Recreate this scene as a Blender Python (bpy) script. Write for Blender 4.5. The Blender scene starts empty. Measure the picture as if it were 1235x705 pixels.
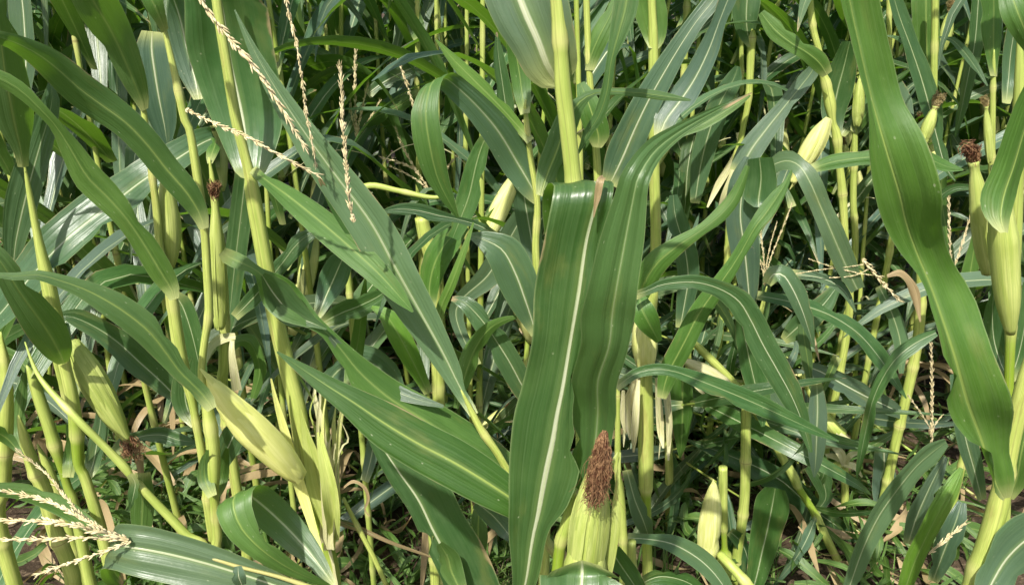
import bpy, math, random
from mathutils import Vector, Matrix, noise
R = math.radians
C = bpy.context.scene.collection
sc = bpy.context.scene
# ---------------------------------------------------------------- camera
PITCH, CAMZ, FPX = R(22), 1.6, 969.0
cam = bpy.data.objects.new('camera', bpy.data.cameras.new('camera'))
C.objects.link(cam)
cam.location = (0, 0, CAMZ); cam.rotation_euler = (R(90) - PITCH, 0, 0)
cam.data.sensor_width = 36; cam.data.lens = 36 * FPX / 1235
cam.data.clip_start = 0.02; cam.data.clip_end = 500
sc.camera = cam
# ---------------------------------------------------------------- sky and sun
SUN_EL, SUN_AZ = R(52), R(200)          # azimuth measured clockwise from +Y
w = bpy.data.worlds.new('World'); sc.world = w; w.use_nodes = True
nt = w.node_tree; bg = nt.nodes['Background']
sky = nt.nodes.new('ShaderNodeTexSky'); sky.sky_type = 'NISHITA'; sky.sun_disc = False
sky.sun_elevation = SUN_EL; sky.sun_rotation = SUN_AZ
sky.air_density = 1.0; sky.dust_density = 3.0; sky.ozone_density = 1.0
nt.links.new(sky.outputs[0], bg.inputs[0]); bg.inputs[1].default_value = 0.115
sl = bpy.data.lights.new('sun', 'SUN'); sl.energy = 4.5; sl.angle = R(1.0); sl.color = (1, .96, .88)
so = bpy.data.objects.new('sun', sl); C.objects.link(so)
sdir = Vector((math.sin(SUN_AZ) * math.cos(SUN_EL), math.cos(SUN_AZ) * math.cos(SUN_EL), math.sin(SUN_EL)))
so.rotation_euler = sdir.to_track_quat('Z', 'Y').to_euler(); so.location = sdir * 20
vs = sc.view_settings; vs.view_transform = 'Standard'; vs.look = 'None'; vs.gamma = 1; vs.use_curve_mapping = False
vs.exposure = 0.88
sc.cycles.max_bounces = 8; sc.cycles.diffuse_bounces = 3; sc.cycles.transmission_bounces = 4
sc.cycles.glossy_bounces = 2
# ---------------------------------------------------------------- node helper
class NT:
    def __init__(s, name):
        s.m = bpy.data.materials.new(name); s.m.use_nodes = True
        s.t = s.m.node_tree; s.t.nodes.clear()
        s.out = s.t.nodes.new('ShaderNodeOutputMaterial')
    def n(s, typ, **kw):
        nd = s.t.nodes.new('ShaderNode' + typ)
        for k, v in kw.items():
            if k.startswith('_'): nd.inputs[int(k[1:])].default_value = v
            else: setattr(nd, k, v)
        return nd
    def put(s, sock, v):
        if isinstance(v, bpy.types.NodeSocket): s.t.links.new(v, sock)
        elif v is not None:
            if isinstance(v, tuple) and len(v) == 3 and sock.type == 'RGBA': v = (*v, 1)
            sock.default_value = v
    def math(s, op, a, b=None, c=None, clamp=False):
        nd = s.n('Math', operation=op, use_clamp=clamp)
        for i, v in enumerate((a, b, c)):
            if v is not None: s.put(nd.inputs[i], v)
        return nd.outputs[0]
    def mix(s, f, a, b, typ='MIX'):
        nd = s.n('Mix', data_type='RGBA', blend_type=typ)
        s.put(nd.inputs[0], f); s.put(nd.inputs[6], a); s.put(nd.inputs[7], b)
        return nd.outputs[2]
    def ramp(s, x, lo, hi, a=0.0, b=1.0):
        nd = s.n('MapRange', interpolation_type='SMOOTHSTEP')
        for i, v in enumerate((x, lo, hi, a, b)): s.put(nd.inputs[i], v)
        return nd.outputs[0]
    def noise(s, vec, scale, detail=2, rough=.5):
        nd = s.n('TexNoise'); s.put(nd.inputs['Vector'], vec)
        nd.inputs['Scale'].default_value = scale; nd.inputs['Detail'].default_value = detail
        nd.inputs['Roughness'].default_value = rough
        return nd.outputs[0]
    def attr(s, name):
        return s.n('Attribute', attribute_name=name).outputs['Fac']
    def comb(s, x, y, z=0.0):
        nd = s.n('CombineXYZ'); s.put(nd.inputs[0], x); s.put(nd.inputs[1], y); s.put(nd.inputs[2], z)
        return nd.outputs[0]
    def surf(s, col, rough=.5, spec=.5, trans=None, tf=.3, h=None, bump=.2, dist=.001, sheen=0):
        p = s.n('BsdfPrincipled')
        s.put(p.inputs['Base Color'], col); s.put(p.inputs['Roughness'], rough)
        s.put(p.inputs['Specular IOR Level'], spec)
        res = p.outputs[0]
        if h is not None:
            b = s.n('Bump'); b.inputs['Strength'].default_value = bump; b.inputs['Distance'].default_value = dist
            s.put(b.inputs['Height'], h); s.t.links.new(b.outputs[0], p.inputs['Normal'])
        if trans is not None:
            t = s.n('BsdfTranslucent'); s.put(t.inputs[0], trans)
            mx = s.n('MixShader'); s.put(mx.inputs[0], tf)
            s.t.links.new(res, mx.inputs[1]); s.t.links.new(t.outputs[0], mx.inputs[2]); res = mx.outputs[0]
        s.t.links.new(res, s.out.inputs[0])
        return s.m

def leaf_material():
    s = NT('corn_leaf_blade')
    uv = s.n('UVMap', uv_map='UVMap'); sp = s.n('SeparateXYZ'); s.t.links.new(uv.outputs[0], sp.inputs[0])
    u, v = sp.outputs[0], sp.outputs[1]           # u across 0..1 ; v along in metres
    tt = s.attr('tt'); base = s.attr('bc'); dry = s.attr('dry')
    oi = s.n('ObjectInfo'); rnd = oi.outputs['Random']
    au = s.math('ABSOLUTE', s.math('SUBTRACT', u, .5))
    # raised pale midrib, tapering to the tip
    rw = s.math('MULTIPLY', s.math('MULTIPLY_ADD', tt, -.026, .040), s.math('MULTIPLY', s.math('MULTIPLY_ADD', rnd, .55, .6), oi.outputs['Alpha']))
    rib = s.ramp(au, s.math('MULTIPLY', rw, .45), rw, 1.0, 0.0)
    rib = s.math('MULTIPLY', rib, s.math('MULTIPLY', s.math('MULTIPLY_ADD', s.math('FRACT', s.math('MULTIPLY', rnd, 7.31)), .55, .45), s.math('POWER', oi.outputs['Alpha'], 2.0), clamp=True))
    halo = s.ramp(au, s.math('MULTIPLY', rw, .8), s.math('MULTIPLY', rw, 3.2), 1.0, 0.0)
    # parallel veins
    vv = s.comb(s.math('MULTIPLY', u, 34), s.math('MULTIPLY_ADD', v, 1.3, s.math('MULTIPLY', rnd, 37)))
    vein = s.noise(vv, 1.0, 3, .55)
    fine = s.noise(s.comb(s.math('MULTIPLY', u, 110), s.math('MULTIPLY', v, 2.0), rnd), 1.0, 2)
    mott = s.noise(s.comb(s.math('MULTIPLY', u, 3), s.math('MULTIPLY', v, 16), s.math('MULTIPLY', rnd, 20)), 1.0, 4, .6)
    back = s.n('NewGeometry').outputs['Backfacing']
    top = s.mix(s.ramp(mott, .35, .7), (.030, .078, .021), (.056, .112, .036))
    top = s.mix(s.ramp(rnd, .15, .9), top, s.mix(.75, top, (.082, .122, .086)))
    und = s.mix(s.ramp(mott, .35, .7), (.052, .115, .017), (.078, .155, .028))
    und = s.mix(s.ramp(rnd, .5, 1.0), und, s.mix(.5, und, (.075, .125, .055)))
    col = s.mix(back, top, und)
    oc = s.n('ObjectInfo').outputs['Color']
    col = s.mix(1.0, col, oc, 'MULTIPLY')
    st = s.math('MULTIPLY', s.ramp(vein, .40, .70), .20)
    col = s.mix(st, col, s.mix(.55, col, (.20, .28, .12)))
    col = s.mix(s.math('MULTIPLY', s.ramp(fine, .5, .68), .16), col, (.030, .062, .018))
    col = s.mix(s.math('MULTIPLY', s.ramp(fine, .30, .42, 1.0, .0), .15), col, (.16, .23, .12))
    col = s.mix(s.math('MULTIPLY', halo, .35), col, (.20, .29, .09))
    # midrib colour: white above, green below
    ribc = s.mix(s.ramp(vein, .3, .7), s.mix(back, (.66, .68, .50), (.30, .38, .09)), s.mix(back, (.40, .46, .24), (.17, .26, .05)))
    col = s.mix(s.math('MULTIPLY', rib, s.ramp(tt, .8, 1.0, 1.0, .45)), col, ribc)
    # flecks and rust spots
    tc = s.n('TexVoronoi', feature='F1'); s.put(tc.inputs['Vector'], s.comb(s.math('MULTIPLY', u, 7), s.math('MULTIPLY', v, 62), s.math('MULTIPLY', rnd, 50)))
    tc.inputs['Scale'].default_value = 1.0; tc.inputs['Randomness'].default_value = 1
    spot = s.math('MULTIPLY', s.ramp(tc.outputs['Distance'], .05, .13, 1.0, 0.0), s.ramp(mott, .50, .57))
    col = s.mix(s.math('MULTIPLY', spot, .65), col, (.36, .40, .24))
    blot = s.noise(s.comb(s.math('MULTIPLY', u, 2), s.math('MULTIPLY', v, 7), s.math('MULTIPLY_ADD', rnd, 31, 5)), 1.0, 4, .65)
    col = s.mix(s.math('MULTIPLY', s.ramp(blot, .56, .75), .34), col, (.19, .20, .055))
    edgedry = s.ramp(s.math('MULTIPLY_ADD', s.math('SUBTRACT', blot, .5), .30, au), .505, .54)
    # pale margins, collar, dry tips
    col = s.mix(s.math('MULTIPLY', s.ramp(au, .475, .497), .5), col, (.22, .28, .12))
    col = s.mix(s.math('MULTIPLY', base, .9, clamp=True), col, (.42, .45, .17))
    drym = s.ramp(s.math('ADD', dry, s.math('MULTIPLY', s.math('SUBTRACT', mott, .5), .9)), .45, .62)
    dcol = s.mix(vein, (.27, .19, .085), (.48, .38, .21))
    drym = s.math('MAXIMUM', drym, s.math('MULTIPLY', edgedry, .8))
    col = s.mix(drym, col, dcol)
    pleat = s.noise(s.comb(s.math('MULTIPLY', u, 11), s.math('MULTIPLY', v, .9), s.math('MULTIPLY', rnd, 17)), 1.0, 1)
    wrin = s.noise(s.comb(s.math('MULTIPLY', u, 3.5), s.math('MULTIPLY', v, 34), s.math('MULTIPLY', rnd, 11)), 1.0, 3, .6)
    h = s.math('ADD', s.math('MULTIPLY_ADD', pleat, 2.2, s.math('MULTIPLY_ADD', wrin, 1.1, s.math('MULTIPLY', vein, .9))), s.math('ADD', s.math('MULTIPLY', fine, .35), s.math('MULTIPLY', rib, .9)))
    rough = s.math('MULTIPLY_ADD', s.math('ADD', mott, back), .14, .25)
    tcol = s.mix(drym, s.mix(rib, (.17, .36, .018), (.3, .42, .10)), (.35, .22, .08))
    return s.surf(col, rough, .52, tcol, .31, h, .5, .0013)

def stalk_material():
    s = NT('corn_stalk_rind')
    uv = s.n('UVMap', uv_map='UVMap'); sp = s.n('SeparateXYZ'); s.t.links.new(uv.outputs[0], sp.inputs[0])
    u, v = sp.outputs[0], sp.outputs[1]
    rnd = s.n('ObjectInfo').outputs['Random']
    st = s.noise(s.comb(s.math('MULTIPLY', u, 30), s.math('MULTIPLY', v, 3), s.math('MULTIPLY', rnd, 30)), 1, 3)
    mo = s.noise(s.comb(s.math('MULTIPLY', u, 4), s.math('MULTIPLY', v, 14), s.math('MULTIPLY', rnd, 30)), 1, 4, .6)
    g = s.attr('grn'); nd = s.attr('node'); dry = s.attr('dry')
    col = s.mix(s.ramp(mo, .3, .7), (.34, .40, .085), (.52, .56, .155))
    col = s.mix(rnd, col, s.mix(.4, col, (.22, .31, .06)))
    col = s.mix(g, col, (.20, .30, .022))
    col = s.mix(s.math('MULTIPLY', s.ramp(st, .42, .62), .45), col, (.24, .34, .06))
    col = s.mix(s.math('MULTIPLY', s.ramp(mo, .62, .75), .30), col, (.26, .17, .07))
    col = s.mix(s.math('MULTIPLY', nd, .8, clamp=True), col, (.50, .49, .18))
    col = s.mix(s.math('MULTIPLY', s.ramp(nd, .88, .97), .6), col, (.20, .15, .05))
    seam = s.ramp(s.math('ABSOLUTE', s.math('SUBTRACT', u, s.math('MULTIPLY_ADD', s.noise(s.comb(rnd, s.math('MULTIPLY', v, 4)), 1.0, 1), .7, .05))), .012, .035, 1.0, 0.0)
    col = s.mix(s.math('MULTIPLY', seam, .55), col, (.20, .22, .06))
    purp = s.noise(s.comb(s.math('MULTIPLY', u, 2), s.math('MULTIPLY', v, 6), s.math('MULTIPLY_ADD', rnd, 30, 9)), 1, 5, .7)
    col = s.mix(s.math('MULTIPLY', s.ramp(purp, .55, .70), .45), col, (.27, .21, .07))
    col = s.mix(dry, col, (.40, .30, .15))
    return s.surf(col, .42, .4, (.30, .38, .03), .12, s.math('ADD', st, s.math('MULTIPLY', mo, .5)), .45, .001)

def husk_material(name, a, b, dark):
    s = NT(name)
    uv = s.n('UVMap', uv_map='UVMap'); sp = s.n('SeparateXYZ'); s.t.links.new(uv.outputs[0], sp.inputs[0])
    u, v = sp.outputs[0], sp.outputs[1]
    rnd = s.n('ObjectInfo').outputs['Random']
    st = s.noise(s.comb(s.math('MULTIPLY', u, 45), s.math('MULTIPLY', v, 5), s.math('MULTIPLY', rnd, 30)), 1, 3, .6)
    mo = s.noise(s.comb(s.math('MULTIPLY', u, 5), s.math('MULTIPLY', v, 20), s.math('MULTIPLY', rnd, 30)), 1, 3)
    col = s.mix(s.ramp(mo, .3, .7), a, b)
    col = s.mix(s.math('MULTIPLY', s.ramp(st, .45, .62), .6), col, dark)
    return s.surf(col, .5, .3, b, .2, st, .6, .0015)

def simple(name, a, b, scale, rough=.8, trans=None, bump=.3):
    s = NT(name); tc = s.n('TexCoord').outputs['Object']
    n1 = s.noise(tc, scale, 4, .6)
    return s.surf(s.mix(s.ramp(n1, .35, .65), a, b), rough, .25, trans, .2, n1, bump, .002)

LEAF = leaf_material(); STALK = stalk_material()
HUSK = husk_material('husk_yellow_green', (.60, .62, .20), (.76, .75, .34), (.44, .50, .13))
HUSKG = husk_material('husk_fresh_green', (.38, .45, .10), (.52, .57, .18), (.25, .34, .07))
HUSKC = husk_material('husk_cream_yellow', (.74, .76, .22), (.88, .88, .33), (.70, .73, .20))
HUSKP = husk_material('husk_pale_dry', (.50, .50, .25), (.62, .58, .36), (.36, .36, .14))
SILK = simple('silk_brown', (.11, .042, .02), (.36, .21, .10), 150, .7, (.2, .08, .03))
SILKP = simple('silk_pale', (.30, .22, .08), (.45, .38, .18), 60, .6, (.4, .3, .1))
TASS = simple('tassel_straw', (.40, .33, .17), (.62, .54, .32), 90, .8)
DRY = simple('dry_leaf_litter', (.26, .15, .075), (.48, .34, .19), 25, .85, (.3, .2, .1))
KERN = simple('kernels_cream', (.55, .50, .22), (.66, .60, .32), 60, .4)

def soil_material():
    s = NT('field_soil'); tc = s.n('TexCoord').outputs['Object']
    a = s.noise(tc, 3, 6, .65); b = s.noise(tc, 40, 5, .7)
    col = s.mix(s.ramp(a, .35, .65), (.035, .024, .015), (.075, .052, .033))
    col = s.mix(s.ramp(b, .5, .7), col, (.17, .125, .08))
    return s.surf(col, .95, .15, None, 0, s.math('ADD', a, b), 1.0, .02)
SOIL = soil_material()
# ---------------------------------------------------------------- picture point -> place
SP, CP = math.sin(PITCH), math.cos(PITCH)
RIGHT, DOWN, FWD = Vector((1, 0, 0)), Vector((0, -SP, -CP)), Vector((0, CP, -SP))
def depth(y, D): return D / (CP - (y - 352.5) / FPX * SP)
def P(x, y, D):
    """the point seen at photo pixel x,y that stands D metres in front of the camera, measured along the ground"""
    d = depth(y, D)
    return Vector((0, 0, CAMZ)) + (FWD + RIGHT * ((x - 617.5) / FPX) + DOWN * ((y - 352.5) / FPX)) * d
def cr(a, b, c, d, t):
    return 0.5 * ((2 * b) + (c - a) * t + (2 * a - 5 * b + 4 * c - d) * t * t + (3 * b - a - 3 * c + d) * t ** 3)
def spline(rows, n):
    """rows: list of equal lists of floats/Vectors; n samples, spaced by length of column 0 (a Vector)"""
    L = [0]
    for i in range(1, len(rows)): L.append(L[-1] + max((rows[i][0] - rows[i - 1][0]).length, 1e-5))
    out = []
    for k in range(n + 1):
        s = L[-1] * k / n; i = 0
        while i < len(rows) - 2 and L[i + 1] < s: i += 1
        t = (s - L[i]) / (L[i + 1] - L[i])
        g = lambda j: rows[min(max(j, 0), len(rows) - 1)]
        out.append([cr(g(i - 1)[c], g(i)[c], g(i + 1)[c], g(i + 2)[c], t) for c in range(len(rows[0]))] + [s])
    return out
# ---------------------------------------------------------------- mesh builders
def mesh(name, verts, faces, mat, uvs=None, attrs=None, smooth=True):
    me = bpy.data.meshes.new(name); me.from_pydata([tuple(v) for v in verts], [], faces)
    if uvs is not None:
        ul = me.uv_layers.new(name='UVMap')
        flat = [0.0] * (2 * len(me.loops)); vi = [0] * len(me.loops)
        me.loops.foreach_get('vertex_index', vi)
        for i, k in enumerate(vi): flat[2 * i], flat[2 * i + 1] = uvs[k]
        ul.data.foreach_set('uv', flat)
    for a, vals in (attrs or {}).items():
        at = me.attributes.new(a, 'FLOAT', 'POINT'); at.data.foreach_set('value', vals)
    if smooth: me.polygons.foreach_set('use_smooth', [True] * len(me.polygons))
    me.materials.append(mat); me.update()
    return me
def link(name, me, parent=None, col=None):
    o = bpy.data.objects.new(name, me); C.objects.link(o)
    if parent: o.parent = parent
    if col: o.color = (*col, 1)
    return o
def thing(name, loc, label, cat, group=None, kind=None):
    o = bpy.data.objects.new(name, None); o.empty_display_size = .1; C.objects.link(o); o.location = loc
    o['label'] = label; o['category'] = cat
    if group: o['group'] = group
    return o

def ribbon(rows, n, m, rng, vfold=.18, ripple=.10, off=0.0, front_to=None, at=.5, mat=None, name='leaf', base=True, dry=0.0, origin=Vector(), bl=.016, kr=None):
    """rows: [centre, across(half width vector), rib offset]"""
    rows = [list(r) + ([off] if len(r) < 3 else []) for r in rows]
    S = spline(rows, n); Ltot = S[-1][-1]
    cen = [r[0] for r in S]
    verts, uvs, tt, bc, dr = [], [], [], [], []
    ph = [rng.uniform(0, 6.28) for _ in range(6)]
    kk = kr or rng.uniform(16, 30)
    tears = [(rng.randint(2, n - 2), rng.choice((-1, 1)), rng.uniform(.12, .5)) for _ in range(rng.choice((0, 0, 1, 2, 3)))] if mat is None or mat is LEAF else []
    tipdry = 1 - rng.choice((.01, .02, .04, .10))
    nrm = []
    for i, r in enumerate(S):
        T = (cen[min(i + 1, n)] - cen[max(i - 1, 0)])
        N = T.cross(r[1])
        nrm.append(N.normalized() if N.length > 1e-9 else (nrm[-1] if nrm else Vector((0, 0, 1))))
    flip = 1
    if front_to is not None:
        i = int(at * n)
        if nrm[i].dot(front_to) < 0: flip = -1
    for i, r in enumerate(S):
        s = r[-1]; A = r[1]; W = A.length; N = nrm[i] * flip
        env = min(1, s / .06) 
        for j in range(m + 1):
            t = -1 + 2 * j / m
            of = max(-.8, min(.8, r[2])); pos = -1 + (1 + of) * (t + 1) if t < 0 else of + (1 - of) * t        # rib (t=0) moved sideways
            for ti, ts, td in tears:
                if ts * t > .4 and abs(i - ti) < 2: pos *= 1 - td * (1 - abs(i - ti) / 2) * (abs(t) - .4) / .6
            rp = ripple * W * env * (t * t) * (math.sin(kk * s + ph[0 if t < 0 else 1]) + .5 * math.sin(2.3 * kk * s + ph[2 if t < 0 else 3]))
            cup = vfold * W * (abs(t) ** 1.15)
            jag = 1.0
            verts.append(r[0] + A * pos * jag + N * (cup + rp + .012 * W * env * abs(t) ** 5 * math.sin(210 * s + 2 * ph[5]) + .04 * W * math.sin(t * 9 + ph[4]) * env) - origin)
            uvs.append((j / m, s)); tt.append(s / Ltot)
            bc.append(math.exp(-(s / bl) ** 2) if base else 0.0)
            q = s / Ltot
            dr.append(dry + max(0, min(.6, (q - tipdry) / .05 * .5)) * (tt is not None))
    faces = []
    for i in range(n):
        for j in range(m):
            a = i * (m + 1) + j; f = (a, a + 1, a + m + 2, a + m + 1)
            faces.append(f)
    # make the front (upper) side agree with N*flip
    v0 = [verts[k] for k in faces[len(faces) // 2]]
    k = int(.5 * n) * m + m // 2
    fv = [verts[q] for q in faces[k]]
    fn = (fv[1] - fv[0]).cross(fv[3] - fv[0])
    if fn.dot(nrm[int(.5 * n)] * flip) < 0: faces = [f[::-1] for f in faces]
    return mesh(name, verts, faces, mat or LEAF, uvs, {'tt': tt, 'bc': bc, 'dry': dr})

def tube(rows, n, sides, name, mat, origin=Vector(), nodes=(), cap=True, ridge=0.0, squash=1.0):
    """rows: [centre, radius, grn, dry]"""
    S = spline(rows, n); verts, uvs, gr, nd, dr, faces = [], [], [], [], [], []
    up = Vector((0, -1, .01))
    for i, r in enumerate(S):
        T = (S[min(i + 1, n)][0] - S[max(i - 1, 0)][0]).normalized()
        X = up.cross(T)
        if X.length < .1: X = Vector((1, 0, 0)).cross(T)
        X.normalize(); Y = T.cross(X).normalized(); s = r[-1]
        nf = 0; 
        for q in nodes: nf = max(nf, math.exp(-((s - q) / .008) ** 2))
        rad = r[1] * (1 + .24 * nf)
        for j in range(sides):
            a = 2 * math.pi * j / sides
            rr = rad * (1 + ridge * math.sin(a * 5 + 2 * s))
            verts.append(r[0] + X * math.cos(a) * rr + Y * math.sin(a) * rr * squash - origin)
            uvs.append((abs(2 * j / sides - 1), s)); gr.append(max(0, min(1, r[2]))); nd.append(nf); dr.append(max(0, min(1, r[3])))
    for i in range(n):
        for j in range(sides):
            k = (j + 1) % sides
            faces.append((i * sides + j, i * sides + k, (i + 1) * sides + k, (i + 1) * sides + j))
    if cap:
        faces.append(tuple(range(sides))[::-1]); faces.append(tuple(n * sides + j for j in range(sides)))
    return mesh(name, verts, faces, mat, uvs, {'grn': gr, 'node': nd, 'dry': dr})

def ear_mesh(path, rads, mat, origin, rng, sides=20, n=22, name='ear'):
    rows = [[p, r, 0.0, 0.0] for p, r in zip(path, rads)]
    S = spline(rows, n); verts, uvs, faces = [], [], []
    ph = rng.uniform(0, 6)
    for i, r in enumerate(S):
        T = (S[min(i + 1, n)][0] - S[max(i - 1, 0)][0]).normalized()
        X = Vector((0, -1, .01)).cross(T)
        if X.length < .1: X = Vector((1, 0, 0)).cross(T)
        X.normalize(); Y = T.cross(X)
        for j in range(sides):
            a = 2 * math.pi * j / sides
            q = i / n
            # overlapping husk layers: a saw-tooth step that spirals slowly
            sw = ((a * 3 / 6.2832 + .35 * q + ph) % 1.0)
            rr = max(r[1], .0012) * (1 + .10 * (sw - .5) * min(1, 3 * (1 - q)) + .025 * math.sin(a * 9 + 4 * q))
            verts.append(r[0] + X * math.cos(a) * rr + Y * math.sin(a) * rr - origin); uvs.append((abs(2 * j / sides - 1), r[-1]))
    for i in range(n):
        for j in range(sides):
            k = (j + 1) % sides
            faces.append((i * sides + j, i * sides + k, (i + 1) * sides + k, (i + 1) * sides + j))
    faces.append(tuple(range(sides))[::-1]); faces.append(tuple(n * sides + j for j in range(sides)))
    return mesh(name, verts, faces, mat, uvs)

def strands(name, root, axis, length, spread, count, thick, mat, rng, origin, curl=.25, droop=.5, spreadroot=.006, width=None):
    verts, faces = [], []
    axis = axis.normalized()
    for _ in range(count):
        d = (axis + Vector([rng.gauss(0, spread) for _ in range(3)])).normalized()
        p = root + Vector([rng.gauss(0, spreadroot) for _ in range(3)]); L = length * rng.uniform(.5, 1.1); n = 9
        ph = rng.uniform(0, 6.28); prev = None; cw = Vector([rng.uniform(-1, 1) for _ in range(3)])
        for i in range(n + 1):
            t = thick * (1 - .5 * i / n)
            for a in range(3):
                verts.append(p + Vector((math.cos(a * 2.09) * t, math.sin(a * 2.09) * t, math.sin(a * 2.09) * t * .5)) - origin)
            if i: 
                b = len(verts) - 6
                for a in range(3): faces.append((b + a, b + (a + 1) % 3, b + 3 + (a + 1) % 3, b + 3 + a))
            d = (d + Vector((0, 0, -droop * .12)) + cw.cross(d) * curl * math.sin(ph + i * 1.1)).normalized()
            p = p + d * (L / n)
    return mesh(name, verts, faces, mat)

def clump(name, path, rads, count, thick, mat, rng, origin, curl=1.0):
    """a matted tuft of silk that follows a path; rads = its half width along the path"""
    rows = [[p, r] for p, r in zip(path, rads)]; n = 16; S = spline(rows, n); verts, faces = [], []
    for _ in range(count):
        an = rng.uniform(0, 6.28); rr = rng.random() ** .6; ph = rng.uniform(0, 6.28); ph2 = rng.uniform(0, 6.28); fr = rng.uniform(.5, 2.2); end = rng.uniform(.45, 1.0); st = rng.uniform(0, .25) * n
        i0 = int(st); i1 = max(i0 + 4, int(end * n)); da = rng.uniform(-1.6, 1.6) * curl
        for i in range(i0, min(i1, n) + 1):
            c, r = S[i][0], S[i][1]; T = (S[min(i + 1, n)][0] - S[max(i - 1, 0)][0]).normalized(); X = T.orthogonal().normalized(); Y = T.cross(X); f = i / n
            a2 = an + da * f + .25 * curl * math.sin(ph + i * fr); q = r * (rr + .22 * curl * math.sin(ph2 + i * 1.3 * fr))
            p = c + (X * math.cos(a2) + Y * math.sin(a2)) * q + T * .0015 * math.sin(ph + i)
            for a in range(3): verts.append(p + (X * math.cos(a * 2.09) + Y * math.sin(a * 2.09)) * thick - origin)
            if i > i0:
                b = len(verts) - 6
                for a in range(3): faces.append((b + a, b + (a + 1) % 3, b + 3 + (a + 1) % 3, b + 3 + a))
    return mesh(name, verts, faces, mat)

def spikelets(path, r0, rng, origin, name='tassel_branch', mat=None, step=.0042, stem=True, k0=.0):
    """a tassel branch: thin stem set with overlapping husk-like florets in pairs"""
    rows = [[p, 0.0] for p in path]
    Lt = sum((path[i + 1] - path[i]).length for i in range(len(path) - 1))
    n = max(6, int(Lt / step)); S = spline(rows, n); verts, faces = [], []
    def blob(c, ax, L, w, side):
        b = len(verts); ax = ax.normalized(); X = ax.orthogonal().normalized(); Y = ax.cross(X)
        for k, (f, ww) in enumerate(((0, .25), (.3, 1), (.7, .8), (1, .08))):
            for a in range(5):
                an = a * 1.2566
                verts.append(c + ax * L * f + (X * math.cos(an) + Y * math.sin(an)) * w * ww - origin)
        for k in range(3):
            for a in range(5): faces.append((b + k * 5 + a, b + k * 5 + (a + 1) % 5, b + k * 5 + 5 + (a + 1) % 5, b + k * 5 + 5 + a))
    for i, r in enumerate(S):
        T = (S[min(i + 1, n)][0] - S[max(i - 1, 0)][0]).normalized(); q = i / n
        X = T.orthogonal().normalized(); Y = T.cross(X)
        if q >= k0:
            for e in range(2 if rng.random() < .75 else 1):
                a = i * 2.4 + e * 3.1 + rng.uniform(-.4, .4); o = X * math.cos(a) + Y * math.sin(a)
                w = r0 * .46 * (1 - .55 * max(0, q - .6) / .4) * rng.uniform(.8, 1.15)
                blob(r[0] + o * r0 * .35, T + o * rng.uniform(.12, .5), r0 * rng.uniform(1.6, 3.2), w * .85, 0)
    for i, r in enumerate(S):
        T = (S[min(i + 1, n)][0] - S[max(i - 1, 0)][0]).normalized(); X = T.orthogonal().normalized(); Y = T.cross(X)
        for a in range(5): verts.append(r[0] + (X * math.cos(a * 1.2566) + Y * math.sin(a * 1.2566)) * max(r0 * .3, .0006) - origin)
        if i:
            b = len(verts) - 10
            for a in range(5): faces.append((b + a, b + (a + 1) % 5, b + 5 + (a + 1) % 5, b + 5 + a))
    return mesh(name, verts, faces, mat or TASS)

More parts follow.
